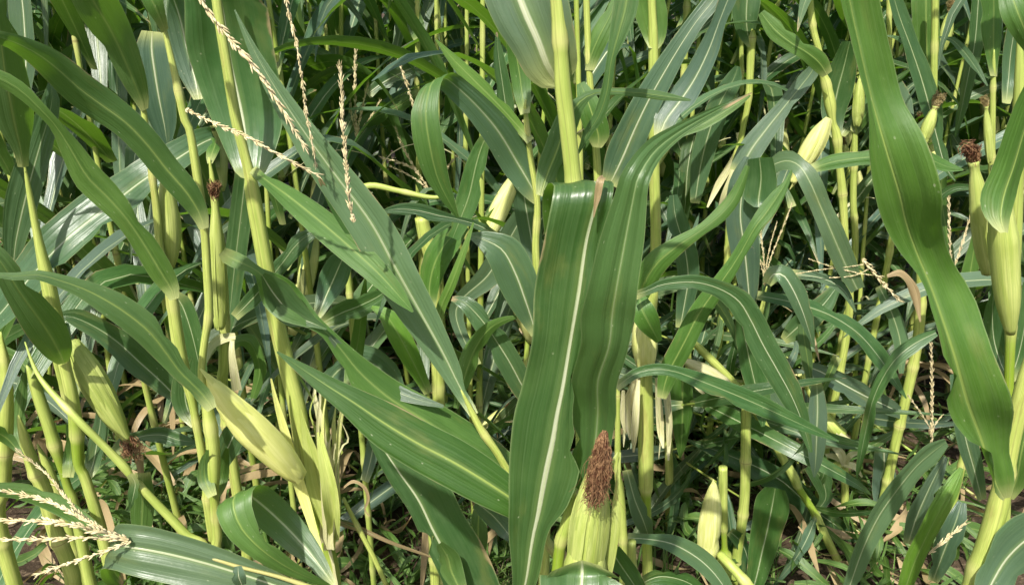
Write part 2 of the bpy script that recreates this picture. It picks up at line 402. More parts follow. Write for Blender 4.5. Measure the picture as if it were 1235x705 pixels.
# ---------------------------------------------------------------- traced plants
class Plant:
    """a corn plant whose parts were measured in the photograph; D = its distance from the camera along the ground"""
    def __init__(s, D, label, stalks=(), ground=True, name='corn_plant', cat='corn plant', group='corn plants standing at the near edge of the field', seed=1):
        s.D = D; s.rng = random.Random(seed * 7919 + int(D * 1000))
        pts0 = stalks[0] if stalks else [(617, 600, 5)]
        x, y = pts0[-1][0], pts0[-1][1]
        q = P(x, y, D)
        s.root = thing(name, (q.x, q.y, 0), label, cat, group)
        s.o = Vector((q.x, q.y, 0))
        for k, st in enumerate(stalks):
            if k == 0 and 'stump' not in name and st[0][1] > 0:     # the top of the stem runs out inside the whorl of its last leaf
                st = [list(q) for q in st]; st[0][2] = .8; st[1][2] *= .8
            s.stalk(st, ground and k == 0)
    def v(s, x, y, dD=0): return P(x, y, s.D + dD)
    def stalk(s, pts, ground=False, name='stalk', mat=None, node_every=.17):
        rows = []
        for q in pts:
            x, y, r = q[:3]; dD = q[3] if len(q) > 3 else 0; g = q[4] if len(q) > 4 else 0; dr = q[5] if len(q) > 5 else 0
            D = s.D + dD
            rows.append([P(x, y, D), r * depth(y, D) / FPX, float(g), float(dr)])
        if ground:
            a = rows[-1][0]; rr = rows[-1][1]
            if a.z > .05:
                rows.append([Vector((s.o.x * .5 + a.x * .5, s.o.y * .5 + a.y * .5, a.z * .5)), rr, .2, 0.0])
            rows.append([Vector((s.o.x, s.o.y, -.03)), rr * 1.05, .3, 0.0])
        L = sum((rows[i + 1][0] - rows[i][0]).length for i in range(len(rows) - 1))
        nodes = []; acc = 0
        for i in range(1, len(rows)):
            acc += (rows[i][0] - rows[i - 1][0]).length
            if rows[i][2] > .45 and rows[i - 1][2] < .3: nodes.append(acc - .006)
        if not nodes:
            o = s.rng.uniform(.04, .14)
            while o < L: nodes.append(o); o += s.rng.uniform(.8, 1.2) * node_every
        me = tube(rows, max(16, int(L / .012)), 14, name, mat or STALK, s.o, nodes)
        return link(name, me, s.root)
    def leaf(s, pts, side='T', b=0.0, roll=None, off=0.0, v=None, at=.5, tint=None, rip=None, dD=0.0, base=True, dry=0.0, rib=1.0, bl=.016, mat=None, name='leaf', bow=None, m=8, kr=None, label=None, parent=None):
        rng = s.rng; n_ = len(pts)
        if base and len(pts[0]) < 4 and pts[0][2] <= 5: pts = [(pts[0][0], pts[0][1], 5.5, -.008)] + list(pts[1:])
        roll = rng.uniform(-.45, .45) if roll is None else roll
        bow = rng.uniform(-.03, .03) if bow is None else bow
        rows = []
        for i, q in enumerate(pts):
            x, y, w = q[:3]; d1 = q[3] if len(q) > 3 else 0; tl = q[4] if len(q) > 4 else roll
            if len(q) > 5: an = R(q[5]); ax, ay = math.cos(an), math.sin(an)
            else:
                x0, y0 = pts[max(i - 1, 0)][:2]; x1, y1 = pts[min(i + 1, n_ - 1)][:2]
                dx, dy = x1 - x0, y1 - y0; l = math.hypot(dx, dy) or 1; ax, ay = -dy / l, dx / l
            f = i / (n_ - 1); D = s.D + dD + d1 + b * f + bow * math.sin(math.pi * f)
            k = w * depth(y, D) / FPX
            rows.append([P(x, y, D), (RIGHT * ax + DOWN * ay) * k + FWD * (tl * abs(k)), q[6] if len(q) > 6 else off])
        L = sum((rows[i + 1][0] - rows[i][0]).length for i in range(n_ - 1))
        ft = (-FWD) * (1 if side == 'T' else -1)
        me = ribbon(rows, max(20, min(64, int(L / .012))), m, rng, v if v is not None else rng.uniform(.10, .22), rip if rip is not None else rng.uniform(.05, .12), off, ft, at, mat, name, base, dry, s.o, bl, kr)
        t = tint or [rng.uniform(.88, 1.12)] * 3
        o = link(name, me, parent or s.root, t); o.color[3] = rib
        if label: o['label'] = label
        return o
    def ear(s, a, b_, w, mat=None, silk=None, dD=0.0, tip=.25, basew=.45, slen=.05, n=90, spread=.35, shank=None, bracts=2, mid=.42, bow=0.0):
        """a = base pixel, b_ = tip pixel, w = half width in pixels"""
        D = s.D + dD; A = P(a[0], a[1], D + (a[2] if len(a) > 2 else 0)); B = P(b_[0], b_[1], D + (b_[2] if len(b_) > 2 else 0)); k = depth((a[1] + b_[1]) / 2, D) / FPX; ww = w * k
        side = (B - A).cross(FWD).normalized() * bow
        fr = (0, .08, .25, mid, .62, .8, .93, 1.0); pr = (basew, basew + .25, .88, 1.0, .93, .7, .42, tip)
        path = [A.lerp(B, f) + side * math.sin(f * 3.14) for f in fr]
        e = link('ear', ear_mesh(path, [p * ww for p in pr], mat or HUSK, s.o, s.rng), s.root)
        ax = (B - A).normalized(); rng = s.rng
        for q in range(bracts):      # loose outer husk leaves lying on the ear
            an = rng.uniform(-1.1, 1.1); up = (RIGHT.cross(ax)).normalized()
            out = (-FWD - ax * ax.dot(-FWD)).normalized(); sd = ax.cross(out).normalized()
            o1 = out * math.cos(an) + sd * math.sin(an); tx = ax.cross(o1)
            rows = []
            for f, wd, lift in ((0, .5, 1.0), (.25, .75, 1.04), (.55, .7, 1.05), (.85, .42, .9), (rng.uniform(1.0, 1.15), .05, .7)):
                rr = ww * (pr[0] + (1 - pr[0]) * min(1, f * 3.2)) if f < .5 else ww * max(.2, 1.0 - .75 * (f - .45) ** 1.3 / .45)
                rows.append([A.lerp(B, f) + o1 * rr * lift, tx * ww * wd])
            me = ribbon(rows, 18, 6, rng, -.25, .03, 0, o1, .5, mat or HUSK, 'husk_leaf', False, 0, s.o)
            link('husk_leaf', me, e)
        if silk:
            hg = Vector((rng.uniform(-.4, .4), rng.uniform(-.3, .3), -1))
            pt = [B - ax * slen * .25, B + ax * slen * .15, B + ax * slen * .55, B + ax * slen * .75 + hg * slen * .18, B + ax * slen * .70 + hg * slen * .55]
            link('silk', clump('silk', pt, [ww * .35, ww * .6, ww * .8, ww * .85, ww * .55], int(n * 1.6), .0005, silk, rng, s.o, 1.6), e)
        if shank:
            rows = [[P(x, y, D), r * k, .3, 0.0] for x, y, r in shank]
            link('shank', tube(rows, 14, 10, 'shank', STALK, s.o), e)
        return e
    def tassel(s, branches, dD=0.0, mat=None, name='tassel'):
        """branches: list of (pixel path, half width px); one part, each branch a sub-part"""
        top = None
        for pts, r in branches:
            path = [P(q[0], q[1], s.D + dD + (q[2] if len(q) > 2 else 0)) for q in pts]
            k = depth(pts[0][1], s.D + dD) / FPX
            me = spikelets(path, r * k, s.rng, s.o, name if top is None else 'branch', mat, step=max(.0035, r * k * 1.1))
            o = link(name if top is None else 'branch', me, top or s.root)
            top = top or o
        return top
# ================================================================ the plants one can single out in the photograph
# ---- far left plants
p = Plant(1.05, 'corn stalk near the left edge with a broad leaf above and a downward green ear', [[(29, 195, 3), (35, 230, 4), (46, 287, 5), (57, 336, 8), (64, 370, 8.5), (71, 402, 8.5), (78, 440, 7), (87, 480, 7.5), (93, 526, 7.5, 0, 1), (95, 560, 6, 0, .9), (103, 577, 6), (120, 632, 7), (134, 690, 7), (142, 730, 8)]], seed=1)
p.leaf([(28, 202, 3), (25, 180, 9), (18, 150, 20), (12, 120, 22), (5, 80, 20), (0, 40, 17), (-8, 0, 14), (-25, -60, 6)], 'U', b=-.12, roll=.35, v=.3)
p.leaf([(77, 438, 3), (72, 425, 14), (58, 400, 19), (40, 375, 17), (22, 350, 14), (5, 322, 12), (-15, 300, 10), (-50, 285, 3)], 'U', b=-.1, roll=.5)
p.leaf([(104, 577, 3), (112, 560, 10), (118, 530, 10), (122, 500, 7), (120, 470, 5)], 'T', dD=.06)
p.leaf([(82, 575, 3), (84, 555, 7), (85, 535, 5), (86, 510, 1)], 'U', dD=.02)
p.ear((84, 412), (154, 531), 16, HUSKG, SILK, dD=.04, tip=.3, slen=.03, n=60, bracts=3)
p.leaf([(22, 190, 6), (25, 130, 14), (30, 80, 18), (28, 30, 19), (24, -10, 18), (15, -60, 12), (10, -110, 3)], 'T', dD=.25, off=.1)
p.leaf([(10, 330, 4), (15, 320, 6), (18, 290, 12), (26, 250, 17), (35, 215, 18), (45, 180, 16), (56, 145, 13), (62, 118, 9), (60, 100, 2)], 'T', dD=.3, off=.1)

p = Plant(1.12, 'slim corn stalk between the downward green ear and the thick stalk at the left edge', [[(32, 440, 5), (39, 455, 6.5), (48, 482, 7), (57, 508, 7), (67, 540, 7, 0, .5), (74, 562, 5, 0, 1), (82, 588, 5, 0, .6), (89, 607, 6), (103, 675, 6.5), (113, 720, 7)]], seed=2)
p.leaf([(40, 452, 3), (32, 443, 9), (18, 430, 8), (-10, 420, 6), (-40, 425, 2)], 'U')
p.leaf([(76, 572, 3), (83, 555, 7), (84, 535, 5), (80, 510, 1)], 'U')
p.leaf([(-10, 590, 8), (20, 592, 10), (50, 600, 12), (80, 615, 12), (110, 635, 9), (130, 650, 3)], 'U', dD=-.12, base=False)
p.leaf([(-10, 518, 8), (8, 528, 9), (22, 543, 4), (30, 552, 1)], 'U', dD=-.05, base=False)
p.leaf([(-20, 440, 4), (-5, 400, 13), (5, 370, 16), (20, 350, 12), (40, 345, 3)], 'U', dD=.05)

p = Plant(1.1, 'thick yellow-green corn stalk cut by the left edge, dry patch on its side', [[(1, 400, 5), (7, 450, 8), (7, 500, 8.5, 0, .1), (5, 545, 9), (3, 590, 9), (0, 640, 9)]], seed=3)
p = Plant(1.2, 'stout reddish-green corn stalk rising from the bottom left behind dry tassels', [[(22, 500, 5), (27, 519, 6), (39, 558, 8), (53, 590, 9), (67, 640, 9), (85, 685, 9), (92, 720, 9)]], seed=4)
p.leaf([(30, 540, 5), (22, 520, 8), (24, 490, 8), (28, 460, 5), (30, 440, 1)], 'U')

Plant(1.25, 'short green corn stem wedged between two thicker stalks at the lower left', [[(45, 535, 4), (58, 565, 7), (70, 600, 6.5), (84, 640, 6)]], seed=41)
# snapped thin stem leaning across the stalks
p = Plant(1.0, 'thin snapped corn stem leaning down to the right across the left stalks', [[(30, 412, 2.2, .05), (48, 455, 3.5, .03), (89, 501, 4.5), (125, 537, 4.5), (152, 565, 5.5), (158, 574, 4, 0, .3), (185, 603, 5), (222, 642, 5.5), (260, 690, 6)]], seed=5)
p.leaf([(157, 571, 3), (163, 582, 7), (161, 596, 7), (158, 608, 3), (155, 616, 1)], 'T')
p.leaf([(172, 570, 8), (172, 600, 12), (171, 625, 12), (171, 650, 8)], 'U', dD=.15)
p.leaf([(135, 548, 3), (150, 535, 9), (170, 526, 7), (195, 524, 10), (215, 530, 9), (236, 533, 2)], 'T', dD=.25)

# plant PB
p = Plant(1.02, 'corn stalk with a pale ear and a long light blade crossing to the left edge', [[(171, 112, 3), (173, 131, 4), (178, 170, 4), (184, 215, 4), (189, 255, 4.5), (193, 300, 4.5), (203, 340, 6), (208, 365, 6.5), (213, 400, 7.5), (219, 435, 7.5), (227, 465, 6), (232, 485, 5, 0, .4), (237, 512, 4.5), (243, 545, 5), (249, 580, 5.5), (256, 640, 6)]], seed=6)
p.leaf([(0 - 40, 84, 4), (-15, 90, 9), (0, 94, 10), (25, 109, 9), (50, 133, 7), (68, 153, 7), (85, 180, 12), (105, 213, 17), (125, 233, 17), (148, 258, 14), (164, 280, 13), (180, 305, 14), (195, 330, 14), (206, 348, 10), (210, 361, 4)][::-1], 'U', dD=-.05, b=-.1, roll=.15, v=.25, tint=(1.25, 1.2, 1.15))
p.leaf([(174, 133, 3), (170, 120, 11), (160, 95, 18), (145, 60, 22), (130, 30, 25), (112, 0, 27), (95, -40, 27), (70, -100, 14)], 'U', b=-.15, roll=-.3, v=.25, tint=(1.2, 1.15, 1.2))
p.ear((206, 322), (199, 212), 14, HUSKG, None, dD=.02, bracts=1, basew=.3, tip=.5)
p.leaf([(236, 513, 4), (227, 495, 13), (223, 475, 16), (225, 448, 12), (232, 430, 3)], 'T', dD=.05)
p.leaf([(205, 352, 5), (218, 365, 14), (228, 390, 15), (236, 420, 13), (243, 455, 8), (246, 482, 3)], 'T', dD=.12)
p.leaf([(225, 500, 3), (215, 480, 12), (195, 458, 15), (170, 435, 18), (145, 412, 17), (120, 395, 14), (95, 383, 12), (76, 380, 5), (60, 384, 1)], 'T', dD=.18, off=-.15)

# plant PE
p = Plant(1.0, 'slender corn stalk whose big dark blade arches over to the left edge', [[(198, 20, 3), (199, 37, 3.5), (211, 90, 4.2), (223, 145, 5), (229, 158, 4.6), (236, 200, 5.2), (246, 270, 5), (250, 330, 5), (252, 378, 5), (247, 410, 4.5), (243, 450, 4.5), (248, 480, 6), (256, 530, 8), (258, 570, 7.5, 0, .3), (258, 596, 5.5, 0, .5), (262, 643, 5.5), (264, 690, 6)]], seed=7)
p.leaf([(246, 276, 3), (241, 258, 10), (225, 232, 15), (200, 203, 16), (178, 175, 17), (152, 148, 18), (122, 126, 20), (95, 106, 20), (68, 82, 18), (45, 65, 14), (20, 52, 10), (0, 45, 8), (-40, 32, 3)], 'U', b=-.18, roll=.2, v=.2, dD=-.04, tint=(.8, .88, .8))
p.leaf([(199, 38, 3), (193, 22, 9), (183, 0, 14), (165, -40, 14), (150, -80, 4)], 'U', tint=(.8, .9, .8))
p.leaf([(256, 493, 3), (247, 479, 9), (232, 463, 9), (216, 447, 9), (200, 425, 13), (182, 402, 16), (160, 383, 16), (135, 366, 15), (105, 350, 11), (75, 339, 8), (45, 331, 6), (20, 333, 5), (-15, 330, 2)], 'U', dD=-.06, b=-.1, tint=(1, 1.05, 1))
p.leaf([(256, 598, 3), (248, 580, 9), (246, 560, 6), (250, 542, 2)], 'U', dD=-.02)
p.leaf([(259, 598, 3), (266, 580, 8), (270, 560, 6), (274, 540, 2)], 'U', dD=.01)
p.leaf([(266, 566, 5), (274, 542, 13), (284, 520, 14), (292, 500, 9), (300, 480, 3)], 'T', dD=.1)
p.tassel([([(224, 132), (240, 140, -.02), (262, 150, -.04), (300, 166, -.06), (335, 186, -.07), (370, 205, -.07), (384, 211, -.07)], 2.8)], dD=-.06)

# plant PC with striped dark leaf
p = Plant(1.18, 'corn stalk with a wide dark ribbed leaf sweeping lower left and a narrow ear', [[(252, 190, 3.5), (256, 215, 4), (259, 245, 4.5), (266, 300, 5), (270, 350, 5.5), (271, 400, 6), (270, 440, 6.5), (272, 500, 6.5)]], seed=8)
p.leaf([(253, 197, 3, 0, 0, 180), (255, 185, 7, .02, 0, 185), (259, 174, 8, .05, .4, 200), (258, 166, 11, .07, .5, 250), (240, 173, 17, .05, .3, 255), (209, 192, 20, .02, .2, 235), (175, 213, 22, 0, .1, 232), (145, 235, 25, -.03, .1, 230), (115, 257, 26, -.05, .1, 228), (80, 285, 26, -.08, .1, 228), (50, 315, 25, -.1, .1, 225), (20, 350, 23, -.12, .1, 222), (0, 375, 20, -.13, .1, 220), (-40, 420, 8, -.15, .1, 220)], 'T', at=.6, off=-.1, tint=(.85, 1, .8), v=.12)
p.ear((265, 396), (259, 236), 9, HUSKG, SILK, dD=-.03, bracts=2, basew=.6, tip=.4, slen=.032, n=50)
p.leaf([(297, 200, 12), (293, 240, 13), (288, 280, 13), (282, 330, 12), (278, 370, 9), (274, 402, 4)], 'T', dD=.2)
p.leaf([(272, 425, 3), (285, 412, 7), (300, 412, 10), (310, 430, 8), (313, 450, 8), (305, 480, 4)], 'U', dD=.03)
p.leaf([(282, 402, 2), (280, 420, 4), (283, 445, 6), (287, 470, 7)], 'T', dD=-.02, mat=HUSKP, name='dry_husk', base=False)
p.leaf([(245, 445, 2), (254, 420, 5), (266, 409, 6), (284, 405, 4)], 'T', dD=-.03, mat=HUSKP, name='dry_husk', base=False)
p.leaf([(184, 38, 12), (183, 60, 18), (187, 90, 20), (192, 120, 19), (198, 150, 14), (202, 175, 4)], 'T', dD=.3, tint=(.9, .98, 1.2))

# plant PF
p = Plant(1.14, 'tall corn stalk clasped by a wide grey-green blade, torn husks at its foot', [[(256, -40, 5.5), (264, 20, 6), (272, 70, 6), (284, 140, 6.5), (296, 190, 6), (302, 214, 7), (305, 235, 9), (320, 318, 9.5), (334, 390, 10), (347, 445, 10), (358, 490, 10.5), (366, 540, 11), (369, 555, 9.5, 0, 1), (378, 600, 10, 0, 1), (392, 657, 10, 0, .8), (398, 690, 12, 0, .3), (402, 740, 12)]], seed=9)
p.leaf([(303, 216, 8, 0, 0, 0), (302, 205, 20, .02, 0, 0), (298, 145, 42, .05, .1, 5), (284, 75, 52, .05, .1, 6), (276, 20, 50, .03, .1, 8), (266, -30, 46, 0, .1, 8), (250, -110, 25, -.05, .1, 8)], 'T', off=-.12, v=.10, dD=.02, tint=(1.4, 1.4, 1.5), m=12, rib=1.5, bl=.028)
p.leaf([(240, 120, 6), (234, 90, 16), (226, 60, 20), (218, 25, 22), (208, -5, 20), (190, -50, 12)], 'T', dD=.22, tint=(1.1, 1.1, 1.1))
p.leaf([(304, 204, 2), (325, 220, 8), (350, 238, 13), (385, 266, 17), (420, 296, 17), (455, 328, 14), (480, 355, 9), (498, 376, 1)], 'U', b=-.26, roll=-.3, v=.25, tint=(.9, 1, .8))
p.leaf([(268, 303, 4), (275, 309, 9), (292, 317, 9), (312, 328, 6), (330, 350, 22, 0, .3), (352, 370, 20, 0, -.2), (378, 388, 9), (395, 402, 7), (412, 422, 10), (435, 450, 17), (470, 480, 22), (510, 505, 25), (550, 530, 26), (590, 556, 25), (625, 590, 20), (650, 620, 8)], 'U', dD=-.05, at=.75, v=.12, tint=(.85, .95, .85))
p.leaf([(317, 331, 4), (335, 352, 20), (355, 375, 19), (378, 388, 7), (394, 396, 2)], 'T', dD=-.075, v=.1, off=.3, tint=(1.15, 1.1, 1.1), base=False)
p.leaf([(398, 405, 3), (425, 435, 8), (455, 458, 10), (485, 475, 8), (535, 490, 2)], 'T', dD=-.06, tint=(1.3, 1.2, 1.3), base=False)
p.leaf([(283, 382, 5), (300, 365, 9), (318, 345, 9), (340, 318, 9), (355, 298, 11), (370, 285, 8), (389, 278, 2)], 'T', dD=.12)
p.ear((361, 575, .07), (250, 455), 20, HUSKC, None, dD=-.14, bracts=1, basew=.45, tip=.10, mid=.5, bow=.004)
for q, hw in (([(327, 456, 1), (335, 490, 3.5), (350, 540, 6), (365, 590, 7), (380, 640, 5), (388, 668, 3)], HUSKC),
          ([(363, 494, 1), (372, 530, 7), (385, 580, 12), (395, 620, 10), (402, 660, 5)], HUSKG),
          ([(383, 505, 1), (388, 540, 5), (396, 580, 9), (401, 615, 9), (404, 650, 5)], HUSKG),
          ([(388, 630, 2), (392, 655, 6), (400, 690, 9), (405, 715, 9)], HUSKP)):
    p.leaf(q, 'T', dD=-.03 if q[0][0] != 327 else -.05, mat=hw, name='husk_leaf', base=False, v=.5, rip=.3)
hr = random.Random(77)
for i in range(9):
    x0 = 374 + i * 5.5 + hr.uniform(-4, 4); y0 = hr.uniform(455, 530); xb = 398 + (i - 6) * 1.2; k1 = hr.uniform(-5, 5)
    p.leaf([(x0 + hr.uniform(-7, 7), y0 - 5, .5), (x0 + k1, y0 + 18, hr.uniform(1, 2.5)), (x0 * .65 + xb * .35 - k1, y0 * .5 + 280 + 10, hr.uniform(1.5, 4)), (x0 * .3 + xb * .7, 615, hr.uniform(2, 4)), (xb, 662, 2.5)], 'T', dD=hr.uniform(-.05, .02), mat=hr.choice((HUSK, HUSKG, HUSKG, HUSKP)), name='husk_leaf', base=False, v=.6, rip=.7, roll=hr.uniform(-1, 1))
for x in (760, 798, 806):
    p2x = x + hr.uniform(-5, 5)
    HANG = globals().setdefault('HANG', []); HANG.append([(x, 452 + hr.uniform(0, 14), 1), (p2x, 480, hr.uniform(1, 3)), (p2x + hr.uniform(-5, 5), 515, hr.uniform(1, 3)), (p2x + hr.uniform(-6, 6), hr.uniform(535, 560), .4)])
p.stalk([(414, 600, 2), (430, 632, 3), (450, 670, 3), (466, 705, 3)])
p.leaf([(405, 627, 5), (435, 638, 5), (475, 655, 3), (522, 672, 1)], 'T', dD=.04, name='dry_leaf', dry=.62, rip=.5, base=False)
p.leaf([(412, 590, 1), (426, 580, 2), (440, 588, 2), (444, 602, 2), (440, 614, 1), (446, 622, .6)], 'T', dD=-.04, name='dry_leaf', dry=1, base=False)
p.tassel([([(234, -20), (244, 2), (262, 28), (285, 56), (300, 72), (320, 100), (336, 124), (352, 152), (368, 178)], 4.0)], dD=-.22)
p.tassel([([(342, -15), (348, 15), (357, 50), (365, 100), (369, 135), (378, 180), (381, 200)], 2.6)], dD=-.2)

# leaning stem PJ
p = Plant(.92, 'leaning corn stem with a long striped pale blade and a broad dark blade below it', [[(556, 470, 4), (568, 494, 4.5), (578, 514, 4.5), (590, 532, 4.5), (600, 546, 4.5), (621, 583, 4.5), (637, 610, 5), (651, 636, 5), (662, 656, 5), (676, 680, 5.5), (690, 710, 7)]], seed=10)
p.leaf([(572, 500, 4), (562, 482, 8), (550, 460, 11), (532, 425, 17), (505, 378, 23), (475, 325, 26), (445, 270, 26), (403, 213, 23), (362, 155, 16), (330, 105, 11), (305, 60, 6), (283, 12, 1)], 'T', b=.05, roll=-.25, v=.1, off=.12, tint=(1.35, 1.45, 1.1), dD=.02)
p.leaf([(566, 488, 3), (552, 464, 9), (532, 430, 12), (500, 385, 13), (470, 345, 12), (440, 300, 10), (405, 250, 7), (385, 215, 2)], 'T', dD=.05, roll=-.6, tint=(1.25, 1.3, 1.15), base=False)
p.leaf([(651, 638, 4), (641, 622, 13), (621, 604, 20), (585, 580, 26), (545, 556, 28), (505, 535, 27), (465, 511, 25), (425, 484, 17), (395, 465, 12), (365, 445, 7), (334, 424, 1)], 'U', dD=-.06, b=.02, roll=.35, v=.28, tint=(.45, .64, .32), m=12)
p.leaf([(574, 605, 8), (595, 622, 12), (612, 642, 9), (620, 655, 2)], 'T', dD=.1, base=False)
p.tassel([([(427, 268), (424, 255), (421, 240), (418, 202), (414, 160), (412, 110), (410, 80)], 3.0)], dD=-.04)

# big grey leaf at the bottom centre
p = Plant(1.12, 'corn plant hidden at the bottom centre, one broad grey leaf with a white rib', [[(640, 790, 8), (640, 830, 8)]], seed=11)
p.leaf([(440, 500, 6), (460, 522, 18), (490, 560, 27), (515, 595, 28), (533, 632, 28), (553, 668, 30), (570, 705, 30), (590, 750, 25), (620, 800, 8)][::-1], 'T', off=-.45, v=.12, roll=.2, tint=(1.2, 1.15, 1.3), m=12, rib=1.6)
p.leaf([(580, 603, 3), (577, 625, 9), (577, 650, 11), (580, 672, 5)], 'U', dD=.2)
p.leaf([(560, 720, 6), (545, 690, 14), (540, 672, 12), (530, 655, 4)], 'U', dD=-.05)

# hero: two centre leaves + ear
p = Plant(.92, 'central corn plant with two broad upright blades and an ear with dark red silk', [[(664, -60, 8.5, .05), (672, 0, 9, .05), (677, 70, 9, .05), (679, 106, 10, .05), (684, 150, 10, .05), (691, 216, 10, .05), (697, 300, 11, .05), (702, 400, 12, .05), (706, 520, 12, .05), (706, 620, 13, .03), (705, 720, 13, .02)]], seed=12)
p.leaf([(620, 745, 6, 0, .1, 0, .1), (633, 700, 15, 0, .1, 0, .1), (637, 640, 24, 0, .1, 2, .33), (648, 604, 35, 0, .1, 4, .12), (657, 554, 43, 0, .05, 5, .12), (655, 505, 36, 0, .05, 5, .48), (662, 464, 32, 0, .05, 5, .58), (672, 407, 31, 0, .1, 5, .58), (679, 350, 34, 0, -.1, 4, .6), (690, 290, 35, 0, .15, 3, .53), (702, 240, 36, -.005, .0, 0, .53), (704, 223, 36, .010, 0, -1, .5), (697, 220, 35, .045, 0, -5, .5), (689, 236, 34, .07, 0, -7, .5), (684, 265, 29, .09, 0, -6, .5), (680, 310, 18, .11, 0, 0, .5), (678, 350, 2, .12, 0, 0, .5)], 'T', at=.4, dD=-.08, v=.10, rip=.10, tint=(.85, .95, .62), m=16, bow=0, rib=1.9)
p.leaf([(728, 214, 3, .01), (724, 219, 4.5), (721, 236, 4), (718, 250, 2), (716, 262, .6)], 'T', dD=-.098, name='torn_midrib', dry=.75, base=False, v=.5, rip=.3, bow=0)
p.leaf([(705, 620, 8, .02), (706, 600, 18, .02, .1, 0), (712, 550, 23, .01, .1, 0), (716, 500, 26, 0, .1, 2), (716, 460, 28, -.03, .1, 2), (729, 418, 29, -.06, .1, 3), (732, 382, 33, -.07, .1, 4), (738, 347, 30, -.08, .1, 4), (749, 290, 27, -.08, .1, 4), (760, 240, 20, -.08, .2, 8), (767, 213, 18, -.08, .25, 20), (787, 182, 14, -.06, .3, 45), (815, 160, 9, -.04, .3, 55), (850, 140, 6, -.02, .3, 60), (880, 125, 3, 0, .2, 62), (907, 112, .6, 0, .1, 65)], 'T', at=.35, dD=-.045, off=.2, v=.10, tint=(.85, 1.08, .5), m=16, rip=.1, rib=.6, bow=0)
p.leaf([(678, 104, 5), (674, 94, 22), (665, 75, 32), (655, 45, 38), (643, 15, 44), (630, -20, 46), (612, -70, 40), (590, -130, 18)], 'T', dD=.08, off=-.2, v=.12, tint=(1.25, 1.2, 1.1), m=12, rip=.05, rib=1.8, bl=.038)
p.ear((704, 692), (722, 552), 21.5, HUSKG, None, dD=-.10, basew=.98, tip=.45, bracts=4, mid=.12)
e = [c for c in p.root.children if c.name.startswith('ear')][-1]
A, B = p.v(714, 622, -.13), p.v(725, 524, -.12)
K = .00128
link('silk', clump('silk', [p.v(729, 520, -.125), p.v(727, 532, -.13), p.v(725, 552, -.135), p.v(722, 578, -.14), p.v(717, 598, -.14), p.v(713, 613, -.14)], [2.5 * K, 5 * K, 8 * K, 9.5 * K, 9.5 * K, 7 * K], 330, .00042, SILK, p.rng, p.o, 1.8), e)
link('silk', strands('silk', p.v(724, 540, -.14), (A - B), .080, .10, 60, .0003, SILK, p.rng, p.o, .4, .1, .004), e)
p.leaf([(733, 700, 3), (738, 660, 6), (742, 620, 5), (744, 590, 3), (748, 545, 1)], 'U', dD=-.09, mat=HUSKG, name='husk_leaf', base=False)
p.leaf([(745, 545, 1), (738, 560, 3), (733, 580, 3)], 'U', dD=-.1, mat=HUSKG, name='husk_leaf', base=False)
p.leaf([(702, 675, 20, .01, 0, 0), (702, 678, 38, 0, 0, 2), (702, 684, 46, 0, 0, -1), (702, 692, 51, 0, 0, 0), (701, 715, 50, -.01, 0, 0), (700, 760, 40, -.02, 0, 0)], 'T', dD=-.16, bl=.009, v=.35, tint=(1.5, 1.35, 1.4), m=12, rip=.05)
p.stalk([(692, 590, 6, -.06), (688, 612, 7, -.06), (682, 635, 7.5, -.06, .2), (676, 655, 7, -.06, 1), (671, 700, 7, -.06, 1)], name='shank')

# plant left of centre: arching two-tone leaf
p = Plant(1.16, 'thin corn stem left of centre with a leaf folded over into a green loop', [[(634, 120, 3), (634, 137, 3.5), (640, 190, 3.6), (648, 245, 4), (646, 300, 4.5), (650, 360, 5), (655, 450, 6), (658, 560, 7)]], seed=13)
p.leaf([(648, 243, 5, 0, .2, -45), (640, 226, 14, 0, .2, -45), (622, 196, 20, 0, .2, -45), (600, 160, 20, -.02, .2, -45), (575, 130, 17, -.04, .2, -42), (550, 106, 15, -.06, .2, -42), (535, 95, 14, -.08, .2, -40), (521, 99, 13, -.11, 0, -22), (514, 120, 15, -.13, -.1, -10), (512, 142, 17, -.14, -.1, 0), (517, 177, 18, -.14, -.1, 0), (526, 213, 15, -.13, 0, 0), (539, 240, 9, -.12, 0, 0), (552, 262, 2, -.11, 0, 0)], 'T', at=.3, off=.1, tint=(.95, 1.05, .95), v=.08, m=10, bow=0)
p.leaf([(633, 137, 2), (630, 115, 10), (626, 85, 12), (620, 55, 10), (612, 20, 5), (608, 0, 1)], 'U', tint=(.75, .9, .7))
p.leaf([(640, 170, 3), (630, 158, 6), (600, 125, 10), (575, 100, 10), (550, 75, 7), (526, 48, 1)], 'U', dD=.0, tint=(1.4, 1.35, .9))
p.leaf([(618, 175, 10), (612, 140, 11), (606, 100, 9), (601, 65, 6), (599, 39, 1)], 'T', dD=.2)
p.leaf([(648, 335, 4), (643, 300, 12), (636, 260, 14), (630, 225, 13), (622, 195, 6)], 'T', dD=.1)
p.leaf([(646, 404, 4), (641, 386, 12), (632, 360, 20), (621, 331, 24), (606, 303, 22), (585, 290, 12), (566, 284, 3)], 'T', dD=-.02, off=.05, tint=(1.05, 1.12, 1))
p.leaf([(645, 490, 9), (630, 465, 14), (615, 437, 15), (600, 413, 15), (583, 388, 14), (562, 366, 9), (545, 360, 3)], 'T', dD=.05, tint=(1.05, 1.15, .95))
p.leaf([(623, 382, 2), (605, 387, 5), (588, 398, 8), (573, 420, 11), (563, 445, 11), (556, 470, 7), (550, 492, 3)][::-1], 'U', dD=-.02, tint=(1.3, 1.25, 1.3), base=False)
p.leaf([(571, 268, 1), (560, 300, 4), (545, 340, 6), (532, 370, 6), (528, 392, 3)][::-1], 'U', dD=-.08, tint=(1.4, 1.35, 1.1))
